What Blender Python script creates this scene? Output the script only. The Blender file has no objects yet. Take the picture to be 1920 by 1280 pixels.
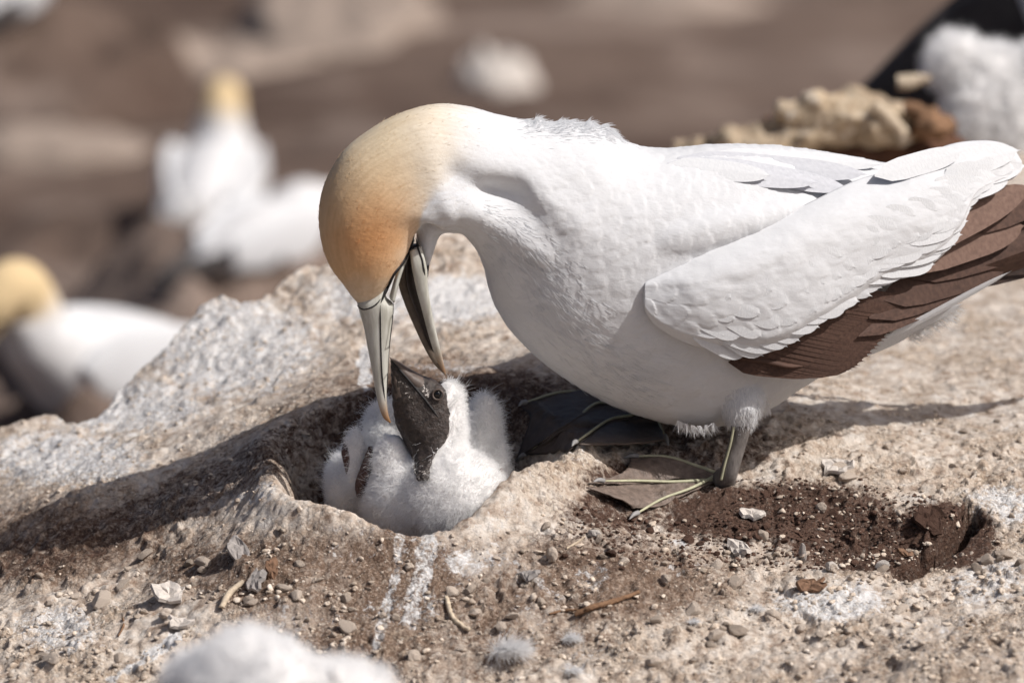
import bpy, bmesh, math, random
import numpy as np
from mathutils import Vector, Matrix
from mathutils.bvhtree import BVHTree

rng = np.random.default_rng(7)
random.seed(7)
SC = bpy.context.scene
COL = SC.collection

# ------------------------------------------------------------------ camera, world, sun, exposure
PITCH = math.radians(14.0)
DIST = 5.0
WIDTH = 0.8                                   # metres across the frame at the focus distance
FWD = Vector((0, math.cos(PITCH), -math.sin(PITCH)))
UP = Vector((0, math.sin(PITCH), math.cos(PITCH)))
RIGHT = Vector((1, 0, 0))
TGT = Vector((0, 0, 260 / 2400 / math.cos(PITCH)))
CAM = TGT - FWD * DIST
cd = bpy.data.cameras.new('camera')
cam = bpy.data.objects.new('camera', cd)
COL.objects.link(cam)
cam.location = CAM
cam.rotation_euler = (math.pi / 2 - PITCH, 0, 0)
cd.sensor_width = 36
cd.lens = 36 * DIST / WIDTH
cd.clip_start = 0.05
cd.clip_end = 500
cd.dof.use_dof = True
cd.dof.focus_distance = DIST - 0.035
cd.dof.aperture_fstop = 5.0
cd.dof.aperture_blades = 0
SC.camera = cam

SUN = Vector((0.62, -0.25, 0.74)).normalized()   # towards the sun
world = bpy.data.worlds.new('World')
SC.world = world
world.use_nodes = True
wn = world.node_tree
bg = wn.nodes['Background']
sky = wn.nodes.new('ShaderNodeTexSky')
sky.sky_type = 'NISHITA'
sky.sun_disc = False
sky.sun_elevation = math.asin(SUN.z)
sky.sun_rotation = math.atan2(SUN.x, SUN.y)
sky.dust_density = 4.0
sky.air_density = 0.6
sky.ozone_density = 0.4
wn.links.new(sky.outputs[0], bg.inputs[0])
bg.inputs[1].default_value = 0.076
sl = bpy.data.lights.new('sun', 'SUN')
sl.energy = 3.6
sl.angle = math.radians(0.5)
sl.color = (1.0, 0.968, 0.935)
so = bpy.data.objects.new('sun', sl)
COL.objects.link(so)
so.rotation_euler = SUN.to_track_quat('Z', 'Y').to_euler()
SC.view_settings.view_transform = 'Standard'
SC.view_settings.look = 'None'
SC.view_settings.exposure = 0.22
SC.view_settings.gamma = 1.0
SC.view_settings.use_curve_mapping = False
SC.render.engine = 'CYCLES'
SC.cycles.use_denoising = True
SC.cycles.max_bounces = 6

# ------------------------------------------------------------------ photograph pixel -> point of the place
def P(px, py, Y=0.0):
    d = FWD + RIGHT * ((px - 960) / 1920 * WIDTH / DIST) + UP * ((640 - py) / 1920 * WIDTH / DIST)
    t = (Y - CAM.y) / d.y
    return CAM + d * t

def PA(px, py, Y):
    """the same for arrays"""
    px = np.asarray(px, float); py = np.asarray(py, float); Y = np.asarray(Y, float)
    k = WIDTH / DIST / 1920
    dx = (px - 960) * k
    u = (640 - py) * k
    dy = FWD.y + UP.y * u
    dz = FWD.z + UP.z * u
    t = (Y - CAM.y) / dy
    return np.stack(np.broadcast_arrays(CAM.x + dx * t, CAM.y + dy * t, CAM.z + dz * t), -1)

def PX(v):
    """world points (n,3) -> photograph pixels (n,2)"""
    r = v - np.array(CAM)
    f = r @ np.array(FWD)
    k = 1920 * DIST / WIDTH
    return np.stack([960 + r[..., 0] / f * k, 640 - (r @ np.array(UP)) / f * k], -1)

# ------------------------------------------------------------------ noise
def _h(ix, iy, iz, s):
    n = (ix * 374761393 + iy * 668265263 + iz * 2147483647 + s * 974711) & 0xffffffff
    n = ((n ^ (n >> 13)) * 1274126177) & 0xffffffff
    n = (n ^ (n >> 16)) & 0xffffffff
    return n / 4294967295.0

def noise(p, s=0):
    """value noise, p (n,2) or (n,3), result -1..1"""
    p = np.asarray(p, float)
    if p.shape[-1] == 2:
        p = np.concatenate([p, np.zeros(p.shape[:-1] + (1,))], -1)
    i = np.floor(p).astype(np.int64)
    f = p - i
    f = f * f * f * (f * (f * 6 - 15) + 10)
    r = 0
    for a in (0, 1):
        for b in (0, 1):
            for c in (0, 1):
                w = (f[..., 0] if a else 1 - f[..., 0]) * (f[..., 1] if b else 1 - f[..., 1]) * (f[..., 2] if c else 1 - f[..., 2])
                r = r + w * _h(i[..., 0] + a, i[..., 1] + b, i[..., 2] + c, s)
    return r * 2 - 1

def fbm(p, o=4, s=0, g=0.5):
    r = 0; a = 1.0; t = 0
    p = np.asarray(p, float)
    for k in range(o):
        r = r + a * noise(p * (2.03 ** k) + 17.3 * k, s + k)
        t += a; a *= g
    return r / t

def worley(p, s=0, jit=0.9):
    """distance to the nearest jittered cell point and that cell's random value"""
    i = np.floor(p).astype(np.int64)
    best = np.full(p.shape[0], 9.0); val = np.zeros(p.shape[0])
    z = np.zeros_like(i[:, 0])
    for a in (-1, 0, 1):
        for b in (-1, 0, 1):
            cx = i[:, 0] + a; cy = i[:, 1] + b
            qx = cx + .5 + (_h(cx, cy, z, s) - .5) * jit
            qy = cy + .5 + (_h(cx, cy, z + 5, s) - .5) * jit
            d = np.hypot(p[:, 0] - qx, p[:, 1] - qy)
            m = d < best
            best = np.where(m, d, best)
            val = np.where(m, _h(cx, cy, z + 9, s), val)
    return best, val

def sstep(a, b, x):
    t = np.clip((x - a) / (b - a), 0, 1)
    return t * t * (3 - 2 * t)

def tps(pts, vals, lam=1e-4):
    """thin plate spline through scattered points"""
    pts = np.asarray(pts, float); vals = np.asarray(vals, float)
    n = len(pts)
    def U(r2): return 0.5 * r2 * np.log(r2 + 1e-12)
    K = U(((pts[:, None] - pts[None]) ** 2).sum(-1)) + lam * np.eye(n)
    Q = np.concatenate([np.ones((n, 1)), pts], 1)
    A = np.zeros((n + 3, n + 3)); A[:n, :n] = K; A[:n, n:] = Q; A[n:, :n] = Q.T
    w = np.linalg.solve(A, np.concatenate([vals, np.zeros(3)]))
    def f(q):
        q = np.asarray(q, float)
        out = w[n] + q[..., 0] * w[n + 1] + q[..., 1] * w[n + 2]
        for k in range(n):
            out = out + w[k] * U(((q - pts[k]) ** 2).sum(-1))
        return out
    return f

def cat(a, n):
    """Catmull-Rom resample of rows of a to n rows, even in row index"""
    a = np.asarray(a, float)
    m = len(a)
    e = np.concatenate([[2 * a[0] - a[1]], a, [2 * a[-1] - a[-2]]])
    t = np.linspace(0, m - 1, n)
    i = np.minimum(t.astype(int), m - 2)
    f = (t - i)[:, None]
    p0, p1, p2, p3 = e[i], e[i + 1], e[i + 2], e[i + 3]
    return .5 * (2 * p1 + (p2 - p0) * f + (2 * p0 - 5 * p1 + 4 * p2 - p3) * f ** 2 + (3 * p1 - p0 - 3 * p2 + p3) * f ** 3)

def seg_dist(q, line):
    """distance of points q (n,2) from a polyline"""
    d = np.full(len(q), 1e9)
    line = np.asarray(line, float)
    for a, b in zip(line[:-1], line[1:]):
        ab = b - a
        t = np.clip(((q - a) @ ab) / (ab @ ab), 0, 1)
        d = np.minimum(d, np.hypot(*(q - a - t[:, None] * ab).T))
    return d

# ------------------------------------------------------------------ materials
def srgb(r, g, b):
    f = lambda c: (c / 255 / 12.92) if c <= 10 else ((c / 255 + .055) / 1.055) ** 2.4
    return (f(r), f(g), f(b), 1)

class Mat:
    def __init__(s, name, rough=.8, spec=.2):
        s.m = bpy.data.materials.new(name)
        s.m.use_nodes = True
        s.t = s.m.node_tree
        s.b = s.t.nodes['Principled BSDF']
        s.b.inputs['Roughness'].default_value = rough
        s.b.inputs['Specular IOR Level'].default_value = spec
        s.tc = None
    def n(s, typ, **kw):
        nd = s.t.nodes.new(typ)
        for k, v in kw.items(): setattr(nd, k, v)
        return nd
    def l(s, a, b): s.t.links.new(a, b)
    def noise(s, scale, detail=4, rough=.55, coord='Object', stretch=None, dist=0):
        if s.tc is None: s.tc = s.n('ShaderNodeTexCoord')
        nd = s.n('ShaderNodeTexNoise')
        nd.inputs['Scale'].default_value = scale
        nd.inputs['Detail'].default_value = detail
        nd.inputs['Roughness'].default_value = rough
        nd.inputs['Distortion'].default_value = dist
        src = s.tc.outputs[coord]
        if stretch:
            mp = s.n('ShaderNodeMapping'); mp.inputs['Scale'].default_value = stretch
            s.l(src, mp.inputs[0]); src = mp.outputs[0]
        s.l(src, nd.inputs['Vector'])
        return nd.outputs['Fac']
    def ramp(s, fac, stops):
        nd = s.n('ShaderNodeValToRGB')
        el = nd.color_ramp.elements
        while len(el) < len(stops): el.new(.5)
        for e, (p, c) in zip(el, stops):
            e.position = p; e.color = c if len(c) == 4 else (*c, 1)
        s.l(fac, nd.inputs[0])
        return nd.outputs[0]
    def rng(s, fac, a, b, c=0., d=1.):
        nd = s.n('ShaderNodeMapRange')
        for k, v in zip(('From Min', 'From Max', 'To Min', 'To Max'), (a, b, c, d)): nd.inputs[k].default_value = v
        s.l(fac, nd.inputs['Value'])
        return nd.outputs[0]
    def mix(s, fac, a, b, mode='MIX'):
        nd = s.n('ShaderNodeMix', data_type='RGBA', blend_type=mode)
        if isinstance(fac, (int, float)): nd.inputs[0].default_value = fac
        else: s.l(fac, nd.inputs[0])
        for k, v in ((6, a), (7, b)):
            if isinstance(v, tuple): nd.inputs[k].default_value = v if len(v) == 4 else (*v, 1)
            else: s.l(v, nd.inputs[k])
        return nd.outputs[2]
    def math(s, op, a, b=0.):
        nd = s.n('ShaderNodeMath', operation=op)
        for k, v in ((0, a), (1, b)):
            if isinstance(v, (int, float)): nd.inputs[k].default_value = v
            else: s.l(v, nd.inputs[k])
        return nd.outputs[0]
    def attr(s, name):
        return s.n('ShaderNodeAttribute', attribute_name=name)
    def color(s, c):
        if isinstance(c, tuple): s.b.inputs['Base Color'].default_value = c if len(c) == 4 else (*c, 1)
        else: s.l(c, s.b.inputs['Base Color'])
    def bump(s, h, dist, strength=1.):
        nd = s.n('ShaderNodeBump')
        nd.inputs['Distance'].default_value = dist
        nd.inputs['Strength'].default_value = strength
        s.l(h, nd.inputs['Height'])
        old = s.b.inputs['Normal'].links
        if old: s.l(old[0].from_socket, nd.inputs['Normal'])
        s.l(nd.outputs[0], s.b.inputs['Normal'])

MT = {}
def simple(name, col, rough=.7, spec=.2, nscale=60, amt=.25, bump=.0006, stretch=None):
    m = Mat(name, rough, spec)
    f = m.noise(nscale, 5, .6, stretch=stretch)
    c2 = tuple(x * (1 - amt) for x in col[:3]); c1 = tuple(min(1, x * (1 + amt * .7)) for x in col[:3])
    m.color(m.ramp(f, [(.3, c2), (.7, c1)]))
    if bump: m.bump(f, bump)
    MT[name] = m.m
    return m

# ------------------------------------------------------------------ objects
def link(name, data, parent=None, mats=(), smooth=True, kind=None, label=None, cat_=None, group=None):
    o = bpy.data.objects.new(name, data)
    COL.objects.link(o)
    if parent is not None: parent_keep(o, parent)
    for mm in mats:
        if data is not None and mm is not None and len(data.materials) < len(mats): data.materials.append(mm)
    if smooth and isinstance(data, bpy.types.Mesh) and len(data.polygons):
        data.polygons.foreach_set('use_smooth', np.ones(len(data.polygons), bool))
    tag(o, label, cat_, group, kind)
    return o

def tag(o, label=None, cat_=None, group=None, kind=None):
    if label: o['label'] = label
    if cat_: o['category'] = cat_
    if group: o['group'] = group
    if kind: o['kind'] = kind

def empty(name, loc, label, cat_, group=None):
    o = bpy.data.objects.new(name, None)
    o.empty_display_size = .05
    COL.objects.link(o)
    o.location = loc
    tag(o, label, cat_, group)
    return o

def mesh(name, v, f):
    me = bpy.data.meshes.new(name)
    me.from_pydata([tuple(map(float, q)) for q in v] if not isinstance(v, np.ndarray) else v.tolist(), [], f if isinstance(f, list) else f.tolist())
    me.update()
    return me

def attr_f(me, name, vals):
    a = me.attributes.new(name, 'FLOAT', 'POINT')
    a.data.foreach_set('value', np.ascontiguousarray(vals, dtype=np.float32))

def attr_c(me, name, vals):
    a = me.attributes.new(name, 'FLOAT_COLOR', 'POINT')
    v = np.ones((len(vals), 4), np.float32); v[:, :3] = vals
    a.data.foreach_set('color', v.ravel())

def parent_keep(o, parent):
    o.parent = parent
    o.matrix_parent_inverse = parent.matrix_basis.inverted()

def rings(C, A, B, nseg=28, expo=2.0, close=True):
    """closed tube: ring k = C + A cos + B sin"""
    C, A, B = map(np.asarray, (C, A, B))
    n = len(C)
    t = np.linspace(0, 2 * np.pi, nseg, endpoint=False)
    c, s_ = np.cos(t), np.sin(t)
    if expo != 2.0:
        c = np.sign(c) * np.abs(c) ** (2 / expo); s_ = np.sign(s_) * np.abs(s_) ** (2 / expo)
    V = C[:, None] + A[:, None] * c[None, :, None] + B[:, None] * s_[None, :, None]
    V = V.reshape(-1, 3)
    F = []
    for k in range(n - 1):
        for j in range(nseg):
            j2 = (j + 1) % nseg
            F.append((k * nseg + j, k * nseg + j2, (k + 1) * nseg + j2, (k + 1) * nseg + j))
    if close:
        V = np.concatenate([V, C[:1], C[-1:]])
        a, b = len(V) - 2, len(V) - 1
        for j in range(nseg):
            j2 = (j + 1) % nseg
            F.append((a, j2, j)); F.append((b, (n - 1) * nseg + j, (n - 1) * nseg + j2))
    return V, F

def psweep(secs, n=60, nseg=28, expo=2.0):
    """tube from photograph outlines: rows (outer x, outer y, inner x, inner y, half width px, depth Y)"""
    s_ = cat(secs, n)
    O = PA(s_[:, 0], s_[:, 1], s_[:, 5]); I = PA(s_[:, 2], s_[:, 3], s_[:, 5])
    B = np.zeros_like(O); B[:, 1] = np.maximum(s_[:, 4], .5) / 2400
    return rings((O + I) / 2, (O - I) / 2, B, nseg, expo)

def ptube(pts, n=24, nseg=8):
    """round tube along world points rows (x,y,z,r)"""
    s_ = cat(pts, n)
    C = s_[:, :3]; r = np.maximum(s_[:, 3:4], 1e-5)
    T = np.gradient(C, axis=0); T /= np.linalg.norm(T, axis=1)[:, None] + 1e-12
    ref = np.array([0, 0, 1.0]) if abs(T[:, 2]).mean() < .8 else np.array([1.0, 0, 0])
    A = np.cross(T, ref); A /= np.linalg.norm(A, axis=1)[:, None] + 1e-12
    B = np.cross(T, A)
    return rings(C, A * r, B * r, nseg)

def ball(c, r, n=20, rot=None):
    ph = np.linspace(0, np.pi, n)
    C = np.zeros((n, 3)); C[:, 2] = -np.cos(ph) * r[2]
    A = np.zeros((n, 3)); A[:, 0] = np.sin(ph) * r[0] + 1e-6
    B = np.zeros((n, 3)); B[:, 1] = np.sin(ph) * r[1] + 1e-6
    V, F = rings(C, A, B, n)
    if rot is not None: V = V @ np.array(rot.to_3x3()).T
    return V + np.array(c), F

def merge(parts):
    V = []; F = []; k = 0
    for v, f in parts:
        V.append(np.asarray(v)); F += [tuple(i + k for i in q) for q in f]; k += len(v)
    return np.concatenate(V), F

def voxel(parts, size, smooth=4, name='body'):
    """union of closed shells as ONE continuous mesh"""
    V, F = merge(parts)
    me = mesh('tmp', V, F)
    bm = bmesh.new(); bm.from_mesh(me); bmesh.ops.recalc_face_normals(bm, faces=bm.faces); bm.to_mesh(me); bm.free()
    o = bpy.data.objects.new('tmp', me); COL.objects.link(o)
    r = o.modifiers.new('r', 'REMESH'); r.mode = 'VOXEL'; r.voxel_size = size
    s_ = o.modifiers.new('s', 'SMOOTH'); s_.iterations = smooth; s_.factor = .5
    dg = bpy.context.evaluated_depsgraph_get()
    out = bpy.data.meshes.new_from_object(o.evaluated_get(dg))
    out.name = name
    bpy.data.objects.remove(o); bpy.data.meshes.remove(me)
    return out

def vco(me):
    a = np.empty(len(me.vertices) * 3, np.float32); me.vertices.foreach_get('co', a); return a.reshape(-1, 3).astype(float)
def vno(me):
    a = np.empty(len(me.vertices) * 3, np.float32); me.vertices.foreach_get('normal', a); return a.reshape(-1, 3).astype(float)
def setco(me, v):
    me.vertices.foreach_set('co', np.ascontiguousarray(v, dtype=np.float32).ravel()); me.update()

def sample(me, n, g=None):
    """n points spread by area over a mesh, with normals"""
    g = g or rng
    me.calc_loop_triangles()
    k = len(me.loop_triangles)
    tri = np.empty(k * 3, np.int32); me.loop_triangles.foreach_get('vertices', tri); tri = tri.reshape(-1, 3)
    v = vco(me); nn = vno(me)
    a, b, c = v[tri[:, 0]], v[tri[:, 1]], v[tri[:, 2]]
    ar = np.linalg.norm(np.cross(b - a, c - a), axis=1)
    i = g.choice(k, n, p=ar / ar.sum())
    u = g.random(n); w = g.random(n); m = u + w > 1; u[m] = 1 - u[m]; w[m] = 1 - w[m]
    t = tri[i]
    pt = v[t[:, 0]] * (1 - u - w)[:, None] + v[t[:, 1]] * u[:, None] + v[t[:, 2]] * w[:, None]
    no = nn[t[:, 0]] * (1 - u - w)[:, None] + nn[t[:, 1]] * u[:, None] + nn[t[:, 2]] * w[:, None]
    no /= np.linalg.norm(no, axis=1)[:, None] + 1e-9
    return pt, no

def unit(a):
    return a / (np.linalg.norm(a, axis=-1, keepdims=True) + 1e-12)

def hair(name, parent, p, d, L, r0, r1, mat, bend=None, K=5, col=None):
    """strands as one curves object; d start direction, bend end direction"""
    n = len(p)
    L = np.broadcast_to(np.asarray(L, float), (n,))
    t = np.linspace(0, 1, K)
    b = d if bend is None else bend
    pos = np.empty((n, K, 3))
    pos[:, 0] = p
    for k in range(1, K):
        tt = (t[k] + t[k - 1]) / 2
        dirn = unit(d * (1 - tt) + b * tt)
        pos[:, k] = pos[:, k - 1] + dirn * (L / (K - 1))[:, None]
    hc = bpy.data.hair_curves.new(name)
    hc.add_curves([K] * n)
    hc.attributes['position'].data.foreach_set('vector', pos.astype(np.float32).ravel())
    ra = hc.attributes.get('radius') or hc.attributes.new('radius', 'FLOAT', 'POINT')
    rr = (r0 + (r1 - r0) * t ** 1.5).astype(np.float32)
    ra.data.foreach_set('value', np.tile(rr, n))
    if col is not None:
        ca = hc.attributes.new('tint', 'FLOAT_COLOR', 'POINT')
        c4 = np.ones((n, K, 4), np.float32); c4[:, :, :3] = col[:, None]
        ca.data.foreach_set('color', c4.ravel())
    o = bpy.data.objects.new(name, hc)
    COL.objects.link(o)
    hc.materials.append(mat)
    if parent is not None: parent_keep(o, parent)
    return o

# ------------------------------------------------------------------ materials of the place
def ground_material():
    m = Mat('crusted_guano_ground', .92, .12)
    soil = m.attr('soil').outputs['Fac']; guano = m.attr('guano').outputs['Fac']; crumb = m.attr('crumb').outputs['Fac']
    n1 = m.noise(14, 6, .6); n2 = m.noise(70, 6, .65); n3 = m.noise(420, 5, .7); n4 = m.noise(1500, 3, .7); n5 = m.noise(160, 5, .75, dist=.6)
    crust = m.ramp(n2, [(.30, srgb(128, 108, 93)), (.41, srgb(180, 163, 148)), (.53, srgb(208, 196, 183)), (.72, srgb(226, 220, 213))])
    tan = m.ramp(n3, [(.3, srgb(142, 119, 100)), (.52, srgb(188, 168, 147)), (.7, srgb(212, 195, 173))])
    crust = m.mix(m.rng(n1, .45, .68, 0, .8), crust, tan)
    vo = m.n('ShaderNodeTexVoronoi'); vo.inputs['Scale'].default_value = 300; vo.inputs['Randomness'].default_value = 1
    vm = m.n('ShaderNodeVectorMath', operation='MULTIPLY_ADD'); vm.inputs[1].default_value = (.004, .004, .004)
    nc = m.n('ShaderNodeTexNoise'); nc.inputs['Scale'].default_value = 260; m.l(m.tc.outputs['Object'], nc.inputs['Vector'])
    m.l(nc.outputs['Color'], vm.inputs[0]); m.l(m.tc.outputs['Object'], vm.inputs[2]); m.l(vm.outputs[0], vo.inputs['Vector'])
    sx = m.n('ShaderNodeSeparateColor'); m.l(vo.outputs['Color'], sx.inputs[0])
    cell = sx.outputs[0]; grain = m.rng(vo.outputs['Distance'], .15, .65, 1, 0)
    brown = m.ramp(n3, [(.3, srgb(86, 68, 57)), (.52, srgb(126, 106, 91)), (.72, srgb(186, 168, 152))])
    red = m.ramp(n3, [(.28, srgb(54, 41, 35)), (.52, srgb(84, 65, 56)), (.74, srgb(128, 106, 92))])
    # brown dirt between the crumbs
    dn = m.math('ADD', m.math('MULTIPLY', n1, .35), m.math('ADD', m.math('MULTIPLY', n2, .4), m.math('MULTIPLY', n5, .45)))
    dirt = m.math('ADD', dn, m.math('MULTIPLY', m.math('SUBTRACT', m.attr('dirt').outputs['Fac'], .55), .42))
    dirt = m.rng(m.math('SUBTRACT', dirt, m.math('MULTIPLY', crumb, .16)), .545, .70)
    cl = m.n('ShaderNodeClamp'); m.l(dirt, cl.inputs[0])
    c = m.mix(cl.outputs[0], crust, brown)
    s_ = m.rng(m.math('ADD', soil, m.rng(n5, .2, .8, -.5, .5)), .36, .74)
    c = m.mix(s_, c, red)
    g_ = m.rng(m.math('ADD', guano, m.rng(n5, .2, .8, -.42, .42)), .38, .60)
    white = m.ramp(n3, [(.25, srgb(186, 180, 175)), (.6, srgb(230, 229, 228))])
    c = m.mix(g_, c, white)
    # single grains: some bleached, some dark
    gmask = m.rng(n1, .40, .60, .25, 1.0)
    pale_g = m.math('MULTIPLY', m.math('MULTIPLY', gmask, 1.0), m.math('MULTIPLY', m.rng(cell, .60, .72), m.math('MULTIPLY', m.rng(grain, .2, .6, 0, .6), m.rng(m.math('ADD', soil, m.math('MULTIPLY', cl.outputs[0], .6)), .15, .7, 1, .12))))
    dark_g = m.math('MULTIPLY', m.rng(cell, .24, .16), m.rng(n5, .3, .6, .2, .7))
    c = m.mix(pale_g, c, m.mix(n2, srgb(220, 205, 186), srgb(238, 233, 226)))
    c = m.mix(m.math('MULTIPLY', dark_g, m.math('MULTIPLY', gmask, .8)), c, srgb(84, 62, 50))
    # pale specks and dark specks
    c = m.mix(m.rng(n4, .68, .74, 0, .5), c, srgb(222, 210, 196))
    c = m.mix(m.rng(n4, .34, .28, 0, .55), c, srgb(88, 66, 54))
    m.color(c)
    gm = m.rng(n1, .40, .60, .12, 1.0)
    m.bump(m.math('MULTIPLY', grain, gm), .0024, .6)
    m.bump(n3, .0022, .7)
    m.bump(n4, .0008, .8)
    MT['ground'] = m.m

def stone_material(name, lo, mid, hi):
    m = Mat(name, .9, .15)
    n1 = m.noise(120, 6, .7); n2 = m.noise(900, 4, .7)
    oi = m.n('ShaderNodeObjectInfo')
    c = m.ramp(n1, [(.3, lo), (.5, mid), (.72, hi)])
    t = m.attr('tint').outputs['Fac']
    rv = m.math('FRACT', m.math('ADD', oi.outputs['Random'], t))
    c = m.mix(m.rng(rv, .35, .9, 0, .85), c, m.mix(n2, tuple(x * .42 for x in lo[:3]) + (1,), tuple(x * .75 for x in mid[:3]) + (1,)))
    m.color(c)
    m.bump(n2, .0009)
    MT[name] = m.m

ground_material()
stone_material('stone', srgb(164, 144, 128), srgb(204, 188, 172), srgb(230, 224, 216))
stone_material('soil_clod', srgb(64, 47, 40), srgb(96, 73, 62), srgb(130, 106, 93))
stone_material('pale_gravel', srgb(172, 150, 132), srgb(216, 200, 182), srgb(236, 228, 218))
simple('twig', srgb(128, 100, 78), .85, .1, 300, .35)
simple('bleached_twig', srgb(196, 180, 158), .85, .1, 300, .3)
simple('flake_white', srgb(196, 188, 180), .85, .1, 260, .22)
simple('flake_grey', srgb(150, 144, 140), .85, .1, 260, .3)
simple('flake_rust', srgb(122, 96, 78), .85, .1, 260, .35)
stone_material('far_crust', srgb(140, 114, 92), srgb(204, 184, 156), srgb(226, 220, 210))
simple('far_pale', srgb(147, 133, 122), .9, .1, 6, .22, .01)

def far_ground_material():
    m = Mat('far_brown_ground', .95, .08)
    n1 = m.noise(.9, 5, .6); n2 = m.noise(5, 5, .65)
    c = m.ramp(n1, [(.30, srgb(70, 56, 49)), (.5, srgb(101, 86, 77)), (.72, srgb(119, 104, 95))])
    c = m.mix(m.rng(m.noise(2.2, 4, .6), .52, .70, 0, .55), c, srgb(164, 148, 137))
    c = m.mix(m.rng(n2, .40, .28, 0, .6), c, srgb(66, 46, 38))
    m.color(c)
    m.bump(n2, .04)
    MT['far_ground'] = m.m
far_ground_material()

# ------------------------------------------------------------------ the mound the birds stand on
ctl = [  # photograph x, y and depth
    (760, 1003, -.125), (640, 972, -.115), (560, 940, -.085), (500, 893, -.03), (480, 865, .02), (930, 990, -.12), (1000, 955, -.10),
    (1045, 905, -.065), (1120, 890, -.03),
    (1350, 905, .0), (1180, 975, -.05), (1600, 900, .03), (1800, 800, .17), (1900, 600, .5), (1600, 700, .34), (1900, 545, .65),
    (960, 1280, -.28), (1400, 1280, -.30), (1900, 1280, -.36), (500, 1280, -.26), (0, 1280, -.22), (0, 1150, -.10), (250, 1100, -.09),
    (1900, 1000, -.07), (1500, 1080, -.13), (1200, 1080, -.15), (760, 1120, -.185), (400, 1000, -.05), (1900, 1130, -.2),
    (0, 1040, .02), (0, 900, .19), (0, 812, .30), (130, 792, .31), (300, 682, .36), (400, 592, .40), (500, 540, .44), (600, 485, .46), (830, 440, .5),
    (300, 860, .12), (450, 720, .27), (620, 600, .37), (700, 690, .2), (860, 690, .20), (1000, 672, .19), (1190, 775, .085), (1200, 520, .6), (1400, 470, .7),
    (1100, 800, .07), (1300, 620, .42), (-300, 960, .3), (-300, 1200, 0.02), (-300, 1400, -.2), (2250, 600, .5), (2250, 900, .03), (2250, 1280, -.35),
    (960, 1500, -.5), (0, 1480, -.45), (1900, 1500, -.6), (1500, 340, 1.1), (2100, 340, 1.1), (1050, 380, .9)]
cw = np.array([P(*c) for c in ctl])
base_h = tps(cw[:, :2], cw[:, 2], 2e-4)
edge = np.array([(P(*c)[0], c[2]) for c in [(-300, 960, .30), (0, 812, .30), (130, 792, .315), (300, 682, .365), (400, 592, .405), (500, 540, .445), (600, 485, .47), (830, 440, .53), (960, 430, .75), (1100, 430, 1.25), (2400, 430, 1.30)]])
BOWL = P(770, 905, -.02)

def height(x, y, fine=True):
    q = np.stack([x, y], -1)
    z = np.clip(base_h(q), -.5, .12)
    # nest hollow
    bx = (x - BOWL.x) / .117; by = (y - BOWL.y - .010) / .110
    ang = np.arctan2(by, bx)
    wob = 1 + .07 * np.sin(3 * ang + .6) + .05 * np.sin(5 * ang + 2)
    r = np.hypot(bx, by) / wob
    z = z - .085 * (1 - sstep(.62, 1.02, r)) + .008 * np.exp(-((r - 1.09) / .1) ** 2)
    if fine:
        q2 = q.reshape(-1, 2)
        w = fbm(q2 * 9, 3, 3).reshape(x.shape)
        calm = (.3 + .7 * sstep(1.05, 1.7, r)) * (1 - .5 * sstep(.06, .18, y))
        z = z + .009 * w * calm
        lum = fbm(q2 * 38 + 4, 4, 11).reshape(x.shape)
        z = z + (.0055 * np.abs(lum) - .002) * calm
        # broken crust: terraces
        cr = fbm(q2 * np.array([26., 34.]) + 9, 4, 21).reshape(x.shape)
        z = z + (.004 * sstep(.0, .10, cr) - .003 * sstep(.18, .26, cr)) * calm
    ye = np.interp(x, edge[:, 0], edge[:, 1]) + .02 * np.sin(x * 41) + .012 * np.sin(x * 97 + 1)
    if fine: ye = ye + .012 * fbm(q2 * 22, 3, 31).reshape(x.shape)
    over = np.maximum(np.maximum(y - ye, 0), np.maximum(np.abs(x) - .95, -.85 - y))
    z = z - 1.1 * (1 - np.exp(-over * 3.2)) * sstep(0, .06, over) - .02 * sstep(0, .03, over)
    return np.maximum(z, -.95)

gx = np.concatenate([np.linspace(-1.1, -.45, 40, endpoint=False), np.linspace(-.45, .45, 590, endpoint=False), np.linspace(.45, 1.1, 40)])
gy = np.concatenate([np.linspace(-1.0, -.34, 36, endpoint=False), np.linspace(-.34, .12, 285, endpoint=False), np.linspace(.12, .6, 165, endpoint=False), np.linspace(.6, 1.7, 100)])
GX, GY = np.meshgrid(gx, gy)
GZ = height(GX, GY)
flat = np.stack([GX.ravel(), GY.ravel()], -1)
gp = PX(np.stack([GX.ravel(), GY.ravel(), GZ.ravel()], -1))
# pit dug in the red soil on the right
pit_c = np.array([(1700, 1062), (1745, 1030), (1790, 1000), (1815, 975)])
pit_d = seg_dist(gp + 9 * np.stack([fbm(flat * 60, 3, 5), fbm(flat * 60 + 7, 3, 6)], -1), pit_c)
pit = 1 - sstep(12, 30, pit_d)
hol = 1 - sstep(.35, 1.0, np.hypot((gp[:, 0] - 1640) / 190, (gp[:, 1] - 1020) / 62))
scrape = 1 - sstep(.5, 1.0, np.hypot((gp[:, 0] - 1300) / 250, (gp[:, 1] - 930) / 90))
Z = GZ.ravel() - .060 * pit - .012 * hol - .003 * scrape
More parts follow.
